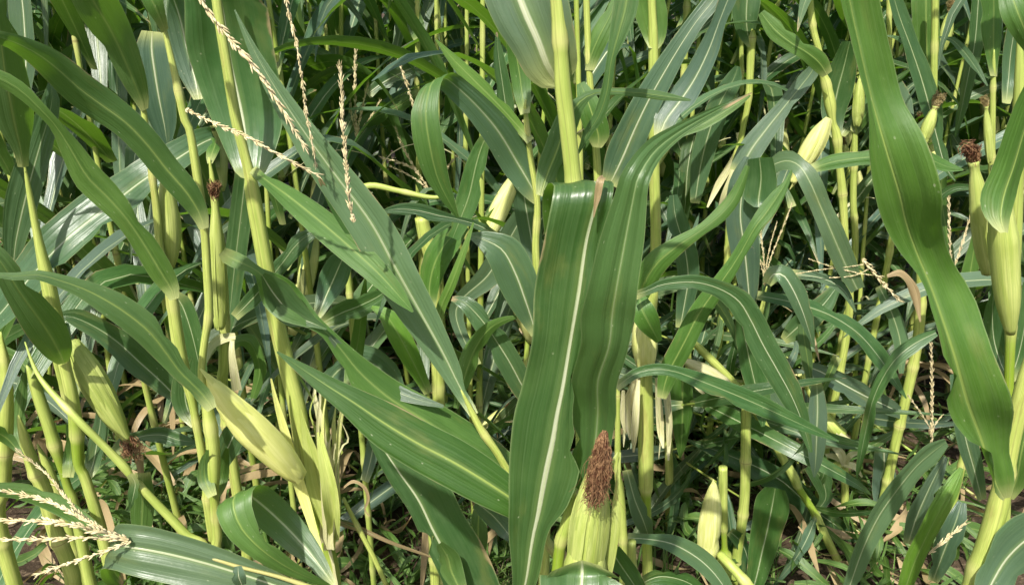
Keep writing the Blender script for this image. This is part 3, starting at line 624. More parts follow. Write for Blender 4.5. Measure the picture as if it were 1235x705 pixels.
p.leaf([(600, 287, 3), (580, 273, 5), (550, 264, 4), (530, 260, 7), (505, 254, 9), (480, 252, 6), (458, 256, 1)], 'T', dD=.08, tint=(1, 1, 1.35))

p = Plant(1.3, 'young corn stem in the middle with a bright green leaf', [[(516, 468, 3.5), (517, 490, 4, 0, .3), (519, 540, 5), (521, 600, 6), (523, 660, 6)], ], seed=14)
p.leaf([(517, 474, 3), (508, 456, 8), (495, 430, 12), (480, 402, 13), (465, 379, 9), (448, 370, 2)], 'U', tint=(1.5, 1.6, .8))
p.leaf([(520, 370, 5), (518, 345, 12), (525, 315, 17), (540, 290, 16), (556, 279, 8), (565, 276, 1)], 'U', dD=.2, tint=(.8, 1, .7))
p.leaf([(590, 158, 5), (581, 177, 9), (574, 200, 12), (566, 235, 14), (556, 262, 13), (546, 287, 9)], 'T', dD=.15, tint=(1.25, 1.3, 1.1))
p.leaf([(383, 382, 5), (392, 360, 12), (402, 338, 18), (412, 315, 15), (422, 295, 3)], 'T', dD=.1, tint=(.9, 1, 1.2))
p.leaf([(388, 390, 5), (410, 378, 12), (435, 368, 13), (460, 355, 8), (470, 342, 2)], 'T', dD=.03, tint=(1.2, 1.2, 1.1))
p.leaf([(420, 470, 3), (426, 440, 9), (432, 410, 8), (437, 370, 6), (441, 335, 1)], 'U', dD=.05, tint=(1.2, 1.2, .9))
p.leaf([(390, 470, 6), (410, 445, 16), (440, 435, 20), (465, 450, 18), (480, 470, 10)], 'T', dD=.16, tint=(1.1, 1.1, 1.35))
p.leaf([(575, 440, 4), (550, 375, 9), (590, 330, 14), (622, 275, 14), (640, 245, 9)], 'T', dD=.18, tint=(1.1, 1.1, 1.0))
p.leaf([(440, 580, 4), (448, 550, 8), (452, 520, 9), (450, 480, 7), (446, 450, 2)], 'T', dD=.03)

# bottom-left fallen leaf + tassels
p = Plant(.82, 'wide pale leaf lying across the bottom left with dry straw tassels fanned on it', [[(470, 760, 7, 0, 0, .2), (420, 730, 6, 0, 0, .3), (390, 714, 4, 0, 0, .4), (340, 696, 2.5, 0, 0, .5), (285, 682, 2.2, 0, 0, .5), (250, 671, 2, 0, 0, .5), (200, 661, 2, 0, 0, .6), (155, 650, 2, 0, 0, .7)][::-1]], name='fallen_corn_plant', cat='corn plant', seed=15)
p.leaf([(410, 728, 8, 0, 0, 250), (350, 712, 20, 0, 0, 252), (300, 696, 27, 0, 0, 255), (250, 681, 32, 0, 0, 255), (200, 669, 35, 0, 0, 257), (160, 662, 32, 0, 0, 262), (140, 659, 27, .01, 0, 275), (131, 665, 24, .03, 0, 290), (135, 685, 20, .05, 0, 290), (148, 705, 10, .06, 0, 285)], 'T', at=.3, dD=.012, off=.05, v=.08, tint=(1.35, 1.25, 1.15), m=14, bow=-.02, rip=.05)
p.leaf([(402, 704, 5, 0, 0, -50), (375, 668, 15, .03, 0, -45), (345, 635, 21, .05, 0, -42), (318, 610, 24, .04, 0, -35), (297, 595, 26, .015, 0, -28), (284, 596, 26, -.02, 0, -28), (282, 612, 25, -.04, 0, -35), (292, 637, 21, -.05, 0, -45), (318, 664, 15, -.05, 0, -55), (355, 688, 9, -.03, 0, -60), (398, 706, 2, 0, 0, -60)], 'T', at=.2, dD=.03, v=.05, tint=(1.2, 1.25, .95), m=10, bow=0, rip=.04, kr=12)
p.leaf([(292, 705, 5), (288, 695, 8), (287, 682, 4)], 'T', dD=-.03, tint=(1.2, 1.2, 1.3), base=False)
p.tassel([([(155, 650), (130, 642), (100, 625, .01), (60, 605, .02), (30, 597, .02), (-8, 590, .02)], 3.2),
          ([(155, 650), (120, 640, -.01), (85, 632, -.02), (50, 628, -.02), (-8, 627, -.02)], 3.9),
          ([(155, 650), (100, 648, -.01), (50, 650, -.02), (-8, 650, -.02)], 2.9),
          ([(158, 652), (130, 663, -.01), (95, 675, -.02), (60, 687, -.02), (44, 693, -.02)], 2.8),
          ([(130, 642), (100, 622, .03), (80, 600, .04), (55, 570, .05), (30, 550, .05), (22, 543, .05)], 2.4)], dD=-.01)

# right foreground plant
p = Plant(.80, 'nearest corn plant at the right edge, thick bright stem and one very long wavy blade', [[(1268, 360, 9), (1262, 390, 9), (1240, 450, 10), (1222, 520, 10), (1208, 590, 11), (1205, 604, 12), (1195, 640, 12), (1175, 705, 13), (1160, 760, 14)]], seed=16)
p.leaf([(1213, 600, 5, 0, 0), (1206, 585, 15, 0, .3), (1196, 555, 24, 0, .6), (1188, 520, 30, 0, .2), (1177, 480, 33, -.01, -.3), (1160, 430, 31, -.01, .1), (1142, 385, 29, 0, .6), (1126, 340, 26, .01, .5), (1112, 300, 25, .01, -.1), (1102, 265, 25, 0, -.6), (1096, 230, 29, -.01, -.7), (1078, 175, 31, -.01, -.3), (1057, 120, 26, 0, .5), (1042, 60, 23, 0, .6), (1031, 0, 24, 0, .2), (1024, -50, 22, 0, 0), (1015, -120, 6)], 'U', dD=-.09, b=-.05, v=-.42, off=-.3, rip=.16, kr=21, tint=(1.1, 1.15, .95), m=16, bow=0, rib=1.3)
p.leaf([(1216, 600, 3), (1226, 578, 11), (1232, 545, 13), (1242, 500, 12), (1250, 460, 5)], 'U', dD=.02)
p.leaf([(1184, 602, 3), (1176, 570, 10), (1165, 530, 13), (1158, 490, 12), (1152, 450, 8)], 'T', dD=.08, tint=(1.1, 1.1, 1.25))
p.leaf([(1180, 740, 6), (1195, 705, 20), (1215, 672, 28), (1245, 645, 30), (1290, 620, 14)], 'T', dD=-.04, tint=(.95, 1.05, .95))

p = Plant(.98, 'corn plant at the right edge with a thick yellow-green ear under a dark blade', [[(1229, 20, 7), (1230, 100, 8), (1226, 200, 8), (1224, 300, 7), (1219, 400, 6, 0, .5), (1217, 455, 5.5, 0, 1), (1212, 620, 6), (1208, 720, 7)]], seed=17)
p.ear((1219, 402), (1203, 200), 16.5, HUSKG, None, dD=-.05, basew=.32, tip=.5, mid=.6, bracts=0)
p.leaf([(1212, 280, 5, 0, .1, 0), (1207, 262, 17, 0, .2, 0), (1211, 235, 27, 0, .2, -8), (1223, 200, 25, 0, .2, -12), (1238, 150, 22, 0, .2, -15), (1255, 100, 16, 0, .2, -15), (1270, 60, 6, 0, .2, -15)], 'U', dD=-.14, v=.3, tint=(.9, 1.05, .7))
p.leaf([(1217, 458, 4), (1208, 440, 12), (1199, 410, 12), (1197, 375, 9), (1200, 340, 3)], 'T', dD=.05, tint=(1, 1, 1.2))
p.leaf([(1218, 458, 4), (1228, 430, 10), (1236, 390, 10), (1240, 340, 6)], 'T', dD=.03, tint=(1.2, 1.2, 1.2))
p.ear((1192, 330), (1174, 194), 12, HUSKG, SILK, dD=.02, bracts=2, basew=.5, tip=.6, slen=.032, n=110, spread=.45, mid=.6)
p.leaf([(1213, 125, 3), (1216, 100, 10), (1219, 65, 12), (1226, 20, 10), (1230, -20, 4)], 'T', dD=.06, tint=(1.1, 1.1, 1.3))
p.leaf([(1250, 70, 6), (1236, 35, 15), (1224, 5, 16), (1212, -35, 8)], 'U', dD=-.18, tint=(.95, 1.1, .7))

# plant PM1
p = Plant(1.5, 'corn stalk right of the centre blades with an ear stub and shredded pale husks', [[(784, -40, 5), (787, 20, 5), (788, 60, 6), (789, 200, 6.5), (791, 290, 6.5), (787, 360, 6.5), (780, 440, 7), (779, 490, 9), (779, 540, 9.5), (779, 584, 8.5), (779, 593, 6.5, 0, 1), (780, 650, 6, 0, .6), (781, 700, 6.5)]], seed=18)
p.leaf([(788, 59, 3), (790, 45, 14), (787, 20, 20), (782, -10, 20), (775, -60, 12)], 'U', tint=(1.2, 1.2, 1))
p.ear((778, 448), (776, 370), 15, HUSK, None, dD=-.04, basew=.4, tip=.4, bracts=1)
p.leaf([(768, 378, 4), (772, 352, 14), (790, 320, 15), (815, 298, 11), (845, 278, 7), (870, 258, 9), (888, 235, 8), (902, 200, 3)], 'U', dD=-.14, tint=(1, 1.15, .75), v=.25)
p.leaf([(766, 356, 3), (782, 350, 5), (800, 343, 7), (835, 340, 9), (865, 347, 10), (890, 362, 14), (905, 385, 15), (920, 415, 15), (937, 445, 15), (955, 478, 13), (968, 510, 8), (978, 545, 2)], 'T', dD=-.2, tint=(1.05, 1.12, 1.05))
p.leaf([(770, 352, 4), (774, 372, 14), (784, 392, 13), (795, 412, 4)], 'U', dD=-.16, tint=(.8, 1, .7), base=False)
p.leaf([(743, 467, 2), (765, 451, 6), (790, 445, 7), (815, 448, 7), (845, 459, 10), (880, 473, 12), (915, 488, 12), (950, 504, 9), (985, 520, 5), (1012, 532, 1)], 'T', dD=-.3, tint=(.95, 1.1, .9))
for q in ([(764, 462, 2), (757, 480, 4), (757, 505, 4), (760, 530, 1)], [(770, 458, 2), (767, 490, 4), (765, 520, 4), (764, 545, 1)], [(796, 450, 3), (803, 475, 5), (806, 510, 4), (806, 555, 1)], [(792, 455, 2), (795, 490, 4), (797, 520, 4), (800, 540, 1)], [(752, 470, 2), (751, 500, 3), (754, 522, 1)]):
    p.leaf(q, 'T', dD=-.05, mat=HUSKP, name='husk_leaf', base=False, v=.5, rip=.3)
for q in HANG: p.leaf(q, 'T', dD=-.04, mat=HUSKP, name='husk_leaf', base=False, v=.6, rip=.8)
hk = p.ear((768, 452), (764, 500), 7, KERN, SILKP, dD=.02, bracts=0, slen=.05, n=60)
p.leaf([(735, 222, 10), (750, 190, 20), (765, 155, 19), (782, 120, 17), (800, 88, 15), (820, 55, 12), (840, 25, 10), (860, 0, 10), (885, -40, 4)], 'T', dD=-.18, off=.05, tint=(1.05, 1.05, 1.3))
p.leaf([(795, 165, 6), (803, 145, 14), (820, 122, 16), (838, 95, 14), (855, 60, 12), (868, 25, 8), (880, -5, 10), (900, -50, 4)], 'T', dD=-.22, tint=(1, 1, 1.35))
p.leaf([(820, 395, 3), (825, 370, 10), (830, 335, 13), (826, 300, 14), (815, 262, 12), (812, 235, 5)], 'T', dD=.06, tint=(1, 1, 1.35))
p.leaf([(798, 480, 4), (806, 450, 12), (824, 415, 13), (845, 375, 12), (870, 340, 10), (890, 310, 8), (910, 275, 8), (925, 255, 10), (945, 225, 6), (955, 205, 1)], 'U', dD=-.1, tint=(.9, 1.05, .9))
p.leaf([(915, 250, 6), (915, 240, 18), (918, 215, 18), (916, 190, 15)], 'T', dD=.05, tint=(1.1, 1.1, 1.3), base=False)
p.leaf([(905, 375, 5), (902, 340, 12), (898, 300, 17), (893, 260, 18), (897, 220, 17), (905, 190, 8)], 'T', dD=.1, tint=(1, 1, 1.25))

p = Plant(1.55, 'corn stalk behind the centre plant with a dark hanging leaf base', [[(707, -10, 4), (709, 50, 4), (711, 90, 4), (715, 140, 4), (719, 180, 4.5), (722, 240, 5), (724, 330, 5), (726, 450, 6), (728, 600, 6)]], seed=19)
p.leaf([(711, 85, 3), (712, 70, 10), (722, 45, 12), (735, 20, 10), (748, -10, 4)], 'U')
p.leaf([(720, 178, 3), (722, 165, 13), (715, 140, 15), (708, 120, 12), (700, 100, 5)], 'U', dD=-.05, tint=(.8, .95, .8))
p.leaf([(758, -20, 14), (754, 10, 15), (746, 40, 11), (737, 75, 6), (732, 110, 7), (722, 140, 7), (708, 162, 5), (697, 186, 1)], 'U', dD=-.5, tint=(.75, .9, .8), base=False)
p.leaf([(652, 236, 4), (660, 210, 13), (672, 180, 15), (685, 145, 14), (700, 122, 9), (725, 111, 4), (770, 112, 5), (800, 116, 5), (833, 121, 1)], 'U', dD=-.42, tint=(.8, .95, .75))

p = Plant(2.4, 'slim pale corn stalk in the upper right of centre with swollen yellow nodes', [[(829, -10, 4), (827, 40, 4), (825, 90, 4), (824, 130, 6), (824, 155, 5), (827, 190, 4), (828, 230, 3.5), (827, 300, 3.5), (828, 370, 4), (830, 450, 4)]], seed=20)
p.leaf([(827, 190, 3), (820, 178, 9), (815, 160, 10), (812, 140, 4)], 'T')
p.leaf([(838, 245, 3), (845, 200, 12), (855, 160, 14), (868, 125, 13), (885, 95, 10), (890, 80, 3)], 'T', dD=-.15, tint=(1, 1.05, 1.1))
p.leaf([(905, 115, 1), (885, 128, 5), (850, 148, 7), (820, 160, 6), (795, 175, 3)], 'U', dD=-.35, tint=(1.1, 1.1, 1), base=False)

p = Plant(2.3, 'corn stalk with a grey leaf cupped round it and split yellow husks lower down', [[(908, -15, 4), (907, 30, 4), (906, 53, 5), (903, 117, 4), (897, 150, 3.5), (891, 178, 4), (886, 200, 4), (880, 260, 4), (875, 340, 4)]], seed=21)
p.leaf([(906, 56, 3), (900, 42, 11), (897, 20, 16), (898, -10, 18), (900, -50, 8)], 'T', off=.2, tint=(1.1, 1.1, 1.1))
for q in ([(890, 178, 2), (880, 200, 4), (865, 225, 4), (853, 250, 1)], [(891, 180, 2), (884, 210, 4), (874, 235, 4), (866, 255, 1)], [(889, 160, 2), (893, 180, 3), (892, 200, 2)]):
    p.leaf(q, 'T', mat=HUSKP, name='husk_leaf', base=False)
p.leaf([(892, 208, 12), (905, 182, 14), (925, 155, 12), (945, 130, 9), (965, 105, 9), (980, 85, 8), (986, 70, 2)], 'T', dD=-.25, tint=(1.2, 1.2, 1.2))

Plant(2.5, 'very thin corn stem just left of the stalk with split yellow husks', [[(893, -10, 2.5), (894, 60, 2.8), (895, 120, 2.8), (894, 260, 3)]], seed=42)
p = Plant(2.05, 'corn stalk in the upper right whose fat bright ear leans out to the left', [[(976, -15, 3.5), (980, 30, 4), (988, 64, 4), (992, 88, 4.5), (996, 100, 5.5), (1001, 125, 7), (1003, 140, 5), (1005, 150, 4), (1009, 163, 5.5), (1012, 195, 4.5), (1016, 234, 5), (1020, 300, 4), (1024, 380, 4.5)]], seed=22)
p.ear((999, 142), (956, 220), 11.5, HUSK, None, dD=-.05, bracts=2, basew=.25, tip=.4, mid=.5)
p.leaf([(998, 90, 6), (988, 75, 10), (972, 62, 9), (955, 52, 9), (935, 36, 10), (918, 15, 4)], 'U', dD=-.06)
p.leaf([(1009, 165, 4), (1005, 140, 12), (1010, 110, 16), (1018, 80, 14), (1025, 50, 8)], 'T', dD=.12)
p.leaf([(887, 235, 1, 0, .2, 250), (905, 218, 8, 0, .2, 240), (925, 203, 12, -.02, .2, 250), (947, 194, 12, -.05, .1, 280), (964, 200, 12, -.08, .1, 310), (977, 220, 13, -.1, 0, 335), (990, 250, 13, -.1, 0, 340), (1005, 285, 14, -.1, 0, 340), (1020, 320, 13, -.09, 0, 340), (1034, 349, 9, -.08, 0, 335)][::-1], 'T', at=.3, dD=-.36, tint=(1.25, 1.25, 1), bow=0, base=False)
p.leaf([(980, 203, 3), (1005, 195, 9), (1040, 190, 9), (1080, 188, 9), (1115, 190, 9), (1140, 200, 7), (1162, 205, 1)], 'U', dD=-.3, tint=(.8, .95, .8))
p.leaf([(955, 250, 5), (945, 225, 2), (930, 235, 7), (915, 260, 12), (905, 290, 8)], 'T', dD=-.3)

p = Plant(2.3, 'thin corn stem with a small ear, half hidden by the long right-hand blade', [[(1030, 90, 3), (1031, 160, 4), (1030, 200, 4), (1029, 240, 4), (1030, 320, 4)]], seed=23)
p.ear((1034, 152), (1037, 95), 7, HUSKG, None, dD=-.02)
q = Plant(2.2, 'thin corn stem just right of the long blade with a slim pale ear', [[(1072, -10, 3), (1073, 60, 3), (1075, 100, 3), (1078, 180, 4), (1080, 260, 4)]], seed=43)
q.ear((1074, 104), (1061, 42), 7, HUSKG, SILKP, dD=-.03, slen=.04)
p.leaf([(1030, 160, 3), (1036, 150, 9), (1046, 135, 8), (1056, 120, 3)], 'U')
p.leaf([(1110, 88, 5), (1105, 68, 7), (1092, 52, 5), (1075, 44, 2), (1058, 43, 1)], 'T', dD=-.2)

p = Plant(1.9, 'corn plant with dark upright leaves and a short ear topped by curly yellow silk', [[(1128, -20, 4), (1127, 60, 4), (1124, 150, 4), (1112, 180, 5), (1110, 260, 5), (1108, 400, 6)]], seed=24)
p.leaf([(1120, 90, 4), (1118, 60, 14), (1117, 20, 15), (1117, -20, 15), (1117, -60, 5)], 'U', dD=.08)
p.leaf([(1152, 218, 1), (1140, 200, 6), (1130, 165, 10), (1120, 125, 14), (1110, 90, 13), (1098, 55, 12), (1085, 20, 11), (1075, -15, 8)], 'T', dD=-.06, base=False, tint=(.9, 1, .9))
p.ear((1111, 174), (1128, 128), 7.5, HUSKG, SILKP, dD=-.1, bracts=1, basew=.6, tip=.6, slen=.04, n=160, spread=.5)
p.ear((1137, 60), (1147, 12), 7, HUSKG, SILKP, dD=.12, slen=.03)
p.leaf([(1132, 45, 1), (1148, 48, 4), (1163, 63, 6), (1177, 82, 5), (1191, 104, 1)], 'T', dD=-.18, base=False)
p.leaf([(1180, 0, 8), (1176, 50, 9), (1168, 90, 8), (1160, 130, 6), (1152, 165, 1)], 'T', dD=.05, base=False)
p.leaf([(1140, 195, 4), (1135, 230, 9), (1140, 270, 8), (1150, 330, 3)], 'U', dD=.1)

p = Plant(1.8, 'thin corn stem between the right ears, narrow husk and dark ribbed leaf above', [[(1199, 60, 3), (1198, 90, 3.5), (1197, 140, 3.5), (1196, 195, 4), (1198, 260, 4), (1200, 400, 5)]], seed=25)
p.leaf([(1199, 92, 3), (1198, 70, 10), (1198, 40, 17), (1198, 0, 20), (1197, -50, 10)], 'U', tint=(.8, .9, .8))
p.ear((1194, 196), (1189, 128), 5, HUSKG, SILKP, dD=-.03, slen=.03, bracts=1, tip=.6)
p.leaf([(1172, 226, 3), (1152, 226, 5), (1135, 236, 7), (1122, 256, 6), (1115, 275, 2)][::-1], 'T', dD=-.15, base=False)
p.leaf([(1160, 410, 4), (1163, 380, 8), (1170, 330, 9), (1176, 290, 5), (1178, 260, 1)], 'U', dD=.02)

# middle right leaves
p = Plant(1.7, 'bent-over corn plant right of centre with grey leaves arching over each other', [[(925, 345, 3), (918, 375, 4), (905, 420, 5), (900, 500, 6), (898, 600, 6)]], seed=26)
p.leaf([(925, 342, 3), (932, 331, 10), (945, 332, 13), (957, 350, 14), (968, 375, 11), (976, 400, 6), (982, 420, 1)], 'T', dD=-.15, tint=(1.1, 1.2, 1))
p.leaf([(955, 330, 3), (985, 334, 6), (1005, 341, 7), (1020, 353, 6), (1032, 376, 1)], 'T', dD=-.08, tint=(1.1, 1.1, 1))
p.leaf([(912, 356, 4), (945, 362, 7), (975, 370, 9), (1005, 382, 10), (1035, 402, 11), (1058, 428, 11), (1075, 453, 8), (1093, 480, 1)], 'T', dD=-.1, tint=(1, 1.1, 1))
p.leaf([(1129, 401, 4), (1105, 413, 9), (1082, 431, 9), (1065, 455, 8), (1052, 485, 7), (1044, 520, 7), (1037, 555, 4), (1033, 576, 1)], 'T', dD=-.2, tint=(1.15, 1.2, 1.15), base=False)
p.leaf([(890, 375, 5), (897, 400, 12), (903, 430, 14), (910, 460, 15), (917, 490, 11), (920, 514, 2)], 'T', dD=-.05, tint=(1.1, 1.2, 1.1))
p.leaf([(915, 410, 5), (925, 440, 15), (940, 470, 16), (958, 500, 12), (972, 525, 3)], 'T', dD=.05, tint=(1.2, 1.2, 1.1))
p.leaf([(945, 410, 5), (958, 398, 13), (975, 383, 15), (993, 367, 13), (1010, 345, 6)], 'T', dD=.15, tint=(1.4, 1.35, 1.4))
p.leaf([(1010, 430, 1), (985, 475, 6), (972, 420, 8), (968, 390, 6)], 'U', dD=.1)
p.leaf([(968, 440, 4), (990, 448, 9), (1015, 462, 12), (1045, 478, 13), (1075, 492, 9), (1097, 506, 2)], 'T', dD=.2)
p.leaf([(1060, 345, 3), (1070, 365, 8), (1080, 390, 10), (1086, 415, 9), (1087, 450, 3)], 'T', dD=.05, tint=(1.1, 1.25, .9))
p.tassel([([(922, 345), (921, 310), (918, 285), (917, 262)], 1.3), ([(922, 340), (930, 310), (944, 275), (955, 246)], 1.2), ([(922, 335), (916, 315), (905, 295)], 1.1), ([(923, 330), (928, 300), (937, 268)], 1.0), ([(921, 320), (912, 305), (904, 288)], 1.0)], dD=-.12)
p.tassel([([(1040, 312), (1052, 326), (1068, 345), (1085, 362)], 2.5), ([(960, 330), (990, 325), (1020, 322), (1045, 318)], .9), ([(975, 312), (1005, 322), (1040, 330), (1065, 333)], .9), ([(1000, 335), (1030, 332), (1052, 322)], .9)], dD=-.1)
p.leaf([(1070, 333, 2), (1085, 329, 4), (1096, 338, 4), (1103, 352, 5), (1107, 370, 3), (1110, 388, 1)], 'U', name='dry_leaf', dry=1, base=False, rip=.4)
p.tassel([([(1124, 545), (1124, 500), (1124, 460), (1123, 415)], 1.9), ([(1124, 520), (1112, 500), (1095, 476)], 1.2), ([(1124, 520), (1130, 508), (1137, 500)], 1.0)], dD=-.1)
p.tassel([([(1147, 320), (1145, 280), (1144, 234)], 1.8), ([(1150, 325), (1160, 295), (1171, 258)], 1.5)], dD=.1)

# leaning stem on the right floor
p = Plant(1.85, 'leaning bare corn stem crossing the trampled patch at the lower right', [[(819, 395, 2), (835, 411, 4), (850, 426, 5), (885, 462, 5), (903, 485, 5), (917, 505, 5), (940, 545, 5), (958, 576, 6), (962, 586, 4.5, 0, 1), (981, 616, 4.5, 0, .8), (984, 622, 5.5), (1000, 655, 5), (1022, 698, 5), (1036, 725, 5)]], seed=27)
p.ear((880, 464), (822, 433), 9, HUSKP, None, dD=-.03, bracts=3, tip=.1)
p.leaf([(826, 529, 1), (855, 540, 6), (885, 552, 11), (915, 565, 14), (945, 583, 16), (975, 610, 15), (1005, 632, 12), (1040, 652, 6), (1068, 668, 1)], 'T', dD=.12, base=False, tint=(.9, .95, 1.2), off=-.1)
p.leaf([(982, 618, 3), (996, 600, 10), (990, 575, 14), (975, 560, 8)], 'T', dD=.03)
p = Plant(1.65, 'snapped corn stump with a clean cut top beside a pale green ear', [[(872, 563, 5.3), (872, 580, 5.5), (872, 610, 5.5), (872, 632, 6), (873, 640, 4, 0, 1), (874, 662, 4, 0, 1), (874, 672, 9), (872, 720, 8)], [(868, 668, 5, -.05), (880, 680, 6, -.08), (905, 708, 6, -.12), (925, 730, 6, -.15)]], name='corn_stump', seed=28)
p.ear((853, 668), (861, 582), 13, HUSK, None, dD=-.03, basew=.8, tip=.2, mid=.3, bracts=2)
p.leaf([(935, 588, 12), (932, 605, 20), (926, 635, 20), (919, 665, 17), (913, 692, 13), (905, 722, 6)][::-1], 'T', dD=-.1, tint=(.8, .95, .6), roll=0, v=.05, base=False)
p.leaf([(757, 648, 3), (785, 650, 6), (810, 655, 10), (835, 668, 12), (855, 684, 12), (872, 705, 10), (890, 735, 3)], 'T', dD=-.25, tint=(1.1, 1.2, .9))
p.leaf([(985, 460, 4), (986, 490, 10), (985, 520, 11), (984, 550, 8), (982, 575, 1)], 'T', dD=-.05, tint=(1.1, 1.1, 1.2))
p.leaf([(880, 640, 3), (895, 655, 10), (903, 680, 13), (903, 715, 9)], 'T', dD=.02, tint=(.8, .9, 1))
p = Plant(2.0, 'broken corn stub with a frayed knot on top, lower right', [[(1019, 556, 4), (1019, 590, 4.5), (1019, 634, 5, 0, .2), (1018, 645, 4, 0, 0, .9), (1018, 700, 4.5, 0, 0, .9)], [(981, 583, 4, -.08), (1000, 568, 4.5, -.05), (1016, 556, 4.5)], [(967, 452, 4, .1), (985, 487, 5, .05), (1000, 510, 8), (1012, 524, 10)]], name='corn_stump', seed=29)
for q in ([(1019, 560, 3), (1008, 550, 4), (990, 548, 1)], [(1019, 560, 3), (1026, 548, 4), (1040, 545, 1)], [(1018, 560, 3), (1013, 545, 5), (1000, 535, 1)], [(1018, 560, 3), (1030, 562, 4), (1040, 575, 1)], [(1012, 524, 4), (1025, 533, 4), (1040, 540, 1)], [(1012, 524, 4), (1005, 535, 4), (990, 540, 1)]):
    p.leaf(q, 'T', mat=HUSKP, name='husk_leaf', base=False, dD=-.03)
p.leaf([(1066, 540, 12), (1066, 570, 14), (1062, 600, 10), (1060, 622, 3)], 'T', dD=-.1, tint=(1.1, 1.1, 1.3), roll=0)
p = Plant(1.1, 'corn plant at the lower right with one torn grey blade and one bright green', [[(1070, 790, 7), (1070, 820, 8)]], seed=30)
p.leaf([(1012, 745, 6), (1024, 705, 11), (1040, 660, 13), (1058, 622, 16), (1080, 590, 17), (1103, 562, 14), (1122, 545, 14), (1141, 532, 6)], 'T', off=.1, tint=(1.15, 1.25, .95), roll=.3, v=.3)
p.leaf([(1085, 730, 7), (1102, 680, 13), (1118, 645, 13), (1135, 612, 13), (1150, 585, 10), (1160, 564, 3)], 'U', dD=-.02, tint=(1.6, 1.6, .9), roll=.1)
p.leaf([(1095, 655, 8), (1105, 625, 14), (1118, 595, 13), (1130, 570, 9), (1140, 550, 3)], 'T', dD=.12)
p.leaf([(1125, 700, 6), (1140, 660, 14), (1152, 630, 12), (1160, 605, 5)], 'T', dD=.15, tint=(.8, .85, 1))
p.tassel([([(1120, 668), (1135, 655), (1150, 642), (1165, 630)], 2.6)], dD=-.02)

p = Plant(1.5, 'thin corn stem behind the red-silked ear rising to its right', [[(744, 440, 3), (745, 473, 3.5), (745, 520, 3.5), (745, 572, 4, 0, .3), (748, 590, 5), (752, 661, 5.5), (753, 700, 6)]], seed=31)
p.leaf([(756, 566, 3), (765, 600, 8), (775, 625, 11), (783, 648, 4)], 'T', dD=-.02)
p.leaf([(722, 640, 3), (732, 655, 10), (748, 680, 14), (765, 705, 13), (782, 735, 5)], 'T', dD=-.3, tint=(.75, .9, .6))
p.leaf([(770, 705, 8), (795, 695, 12), (825, 700, 12), (850, 715, 6)], 'T', dD=-.2, tint=(.8, 1, .7))
Plant(1.3, 'short cut corn stub right of the red-silked ear', [[(762, 652, 5), (762, 670, 5.5), (762, 700, 5.5)]], name='corn_stump', seed=44)
p = Plant(2.0, 'brownish green corn stalk standing behind shredded husks', [[(806, 440, 5), (806, 500, 5), (807, 560, 5, 0, .2, .15), (808, 640, 5.5, 0, 0, .3), (809, 680, 6, 0, 0, .4)]], seed=32)
p.leaf([(824, 448, 8), (823, 475, 14), (823, 505, 13), (822, 535, 7), (820, 552, 1)], 'U', dD=-.25, tint=(.7, .85, .6), base=False)

# upright ones behind the upper middle
p = Plant(2.3, 'thin corn stalk in the upper middle with a single short dark leaf', [[(503, -15, 3), (504, 50, 3.2), (503, 110, 3.2), (505, 180, 3.4), (506, 260, 4)]], seed=33)
p.leaf([(505, 49, 3), (503, 35, 10), (496, 15, 9), (488, -5, 5), (482, -20, 1)], 'U', dD=-.03)
p.leaf([(443, 114, 3), (465, 98, 9), (495, 83, 11), (525, 72, 9), (548, 66, 3)], 'T', dD=-.15, tint=(1.1, 1.1, 1.1))
p.leaf([(505, 112, 3), (480, 128, 8), (455, 140, 9), (430, 160, 8), (415, 180, 3)], 'U', dD=-.1)
p = Plant(2.3, 'thin bare corn stem in the upper middle, right of the single dark leaf', [[(526, -10, 2.5), (527, 60, 2.6), (528, 150, 3), (529, 240, 3)]], seed=34)
Plant(1.95, 'thinnest bare corn stem in the upper middle, beside the grey leaf tip', [[(563, -10, 2.4), (563, 60, 2.5), (562, 150, 3), (562, 220, 3)]], seed=45)
p.tassel([([(430, 165), (437, 130), (444, 100)], 1.8), ([(430, 165), (428, 110), (429, 60)], 2.2), ([(430, 165), (445, 145), (458, 122)], 1.4), ([(430, 160), (424, 140), (422, 118)], 1.4)], dD=-.3)
p.tassel([([(518, 230), (500, 205), (478, 195), (460, 190)], 1.7), ([(518, 230), (500, 215), (470, 200)], 1.3), ([(505, 210), (490, 185), (477, 155)], 1.6), ([(480, 70), (490, 100), (500, 132)], 2.2), ([(530, 215), (545, 195), (556, 180)], 1.6)], dD=-.35)
Plant(1.6, 'thin corn stem bent over level behind the long striped blade', [[(545, 235, 3), (520, 238, 3.4), (480, 230, 3.4), (445, 224, 4), (425, 240, 4), (418, 300, 4)]], name='fallen_corn_plant', seed=46)
Plant(1.6, 'thick yellow corn stump behind the long striped blade', [[(508, 262, 8), (513, 285, 9), (520, 310, 9), (524, 350, 8)]], name='corn_stump', seed=47)
# ================================================================ ground
def ground_mesh():
    verts, faces = [], []; xs = [-60, -30, -15, -8] + [-5 + .25 * i for i in range(41)] + [8, 15, 30, 60]
    ys = [-20, -8, -2] + [0 + .25 * i for i in range(41)] + [14, 25, 60, 120]
    for y in ys:
        for x in xs:
            verts.append((x, y, .05 * noise.noise(Vector((x * 1.4, y * 1.4, 0))) + .02 * noise.noise(Vector((x * 5, y * 5, 3)))))
    n = len(xs)
    for i in range(len(ys) - 1):
        for j in range(n - 1): faces.append((i * n + j, i * n + j + 1, (i + 1) * n + j + 1, (i + 1) * n + j))
    return mesh('ground', verts, faces, SOIL)
g = link('ground', ground_mesh()); g['kind'] = 'structure'; g['label'] = 'dark brown soil under the corn'; g['category'] = 'ground'
rng = random.Random(5)
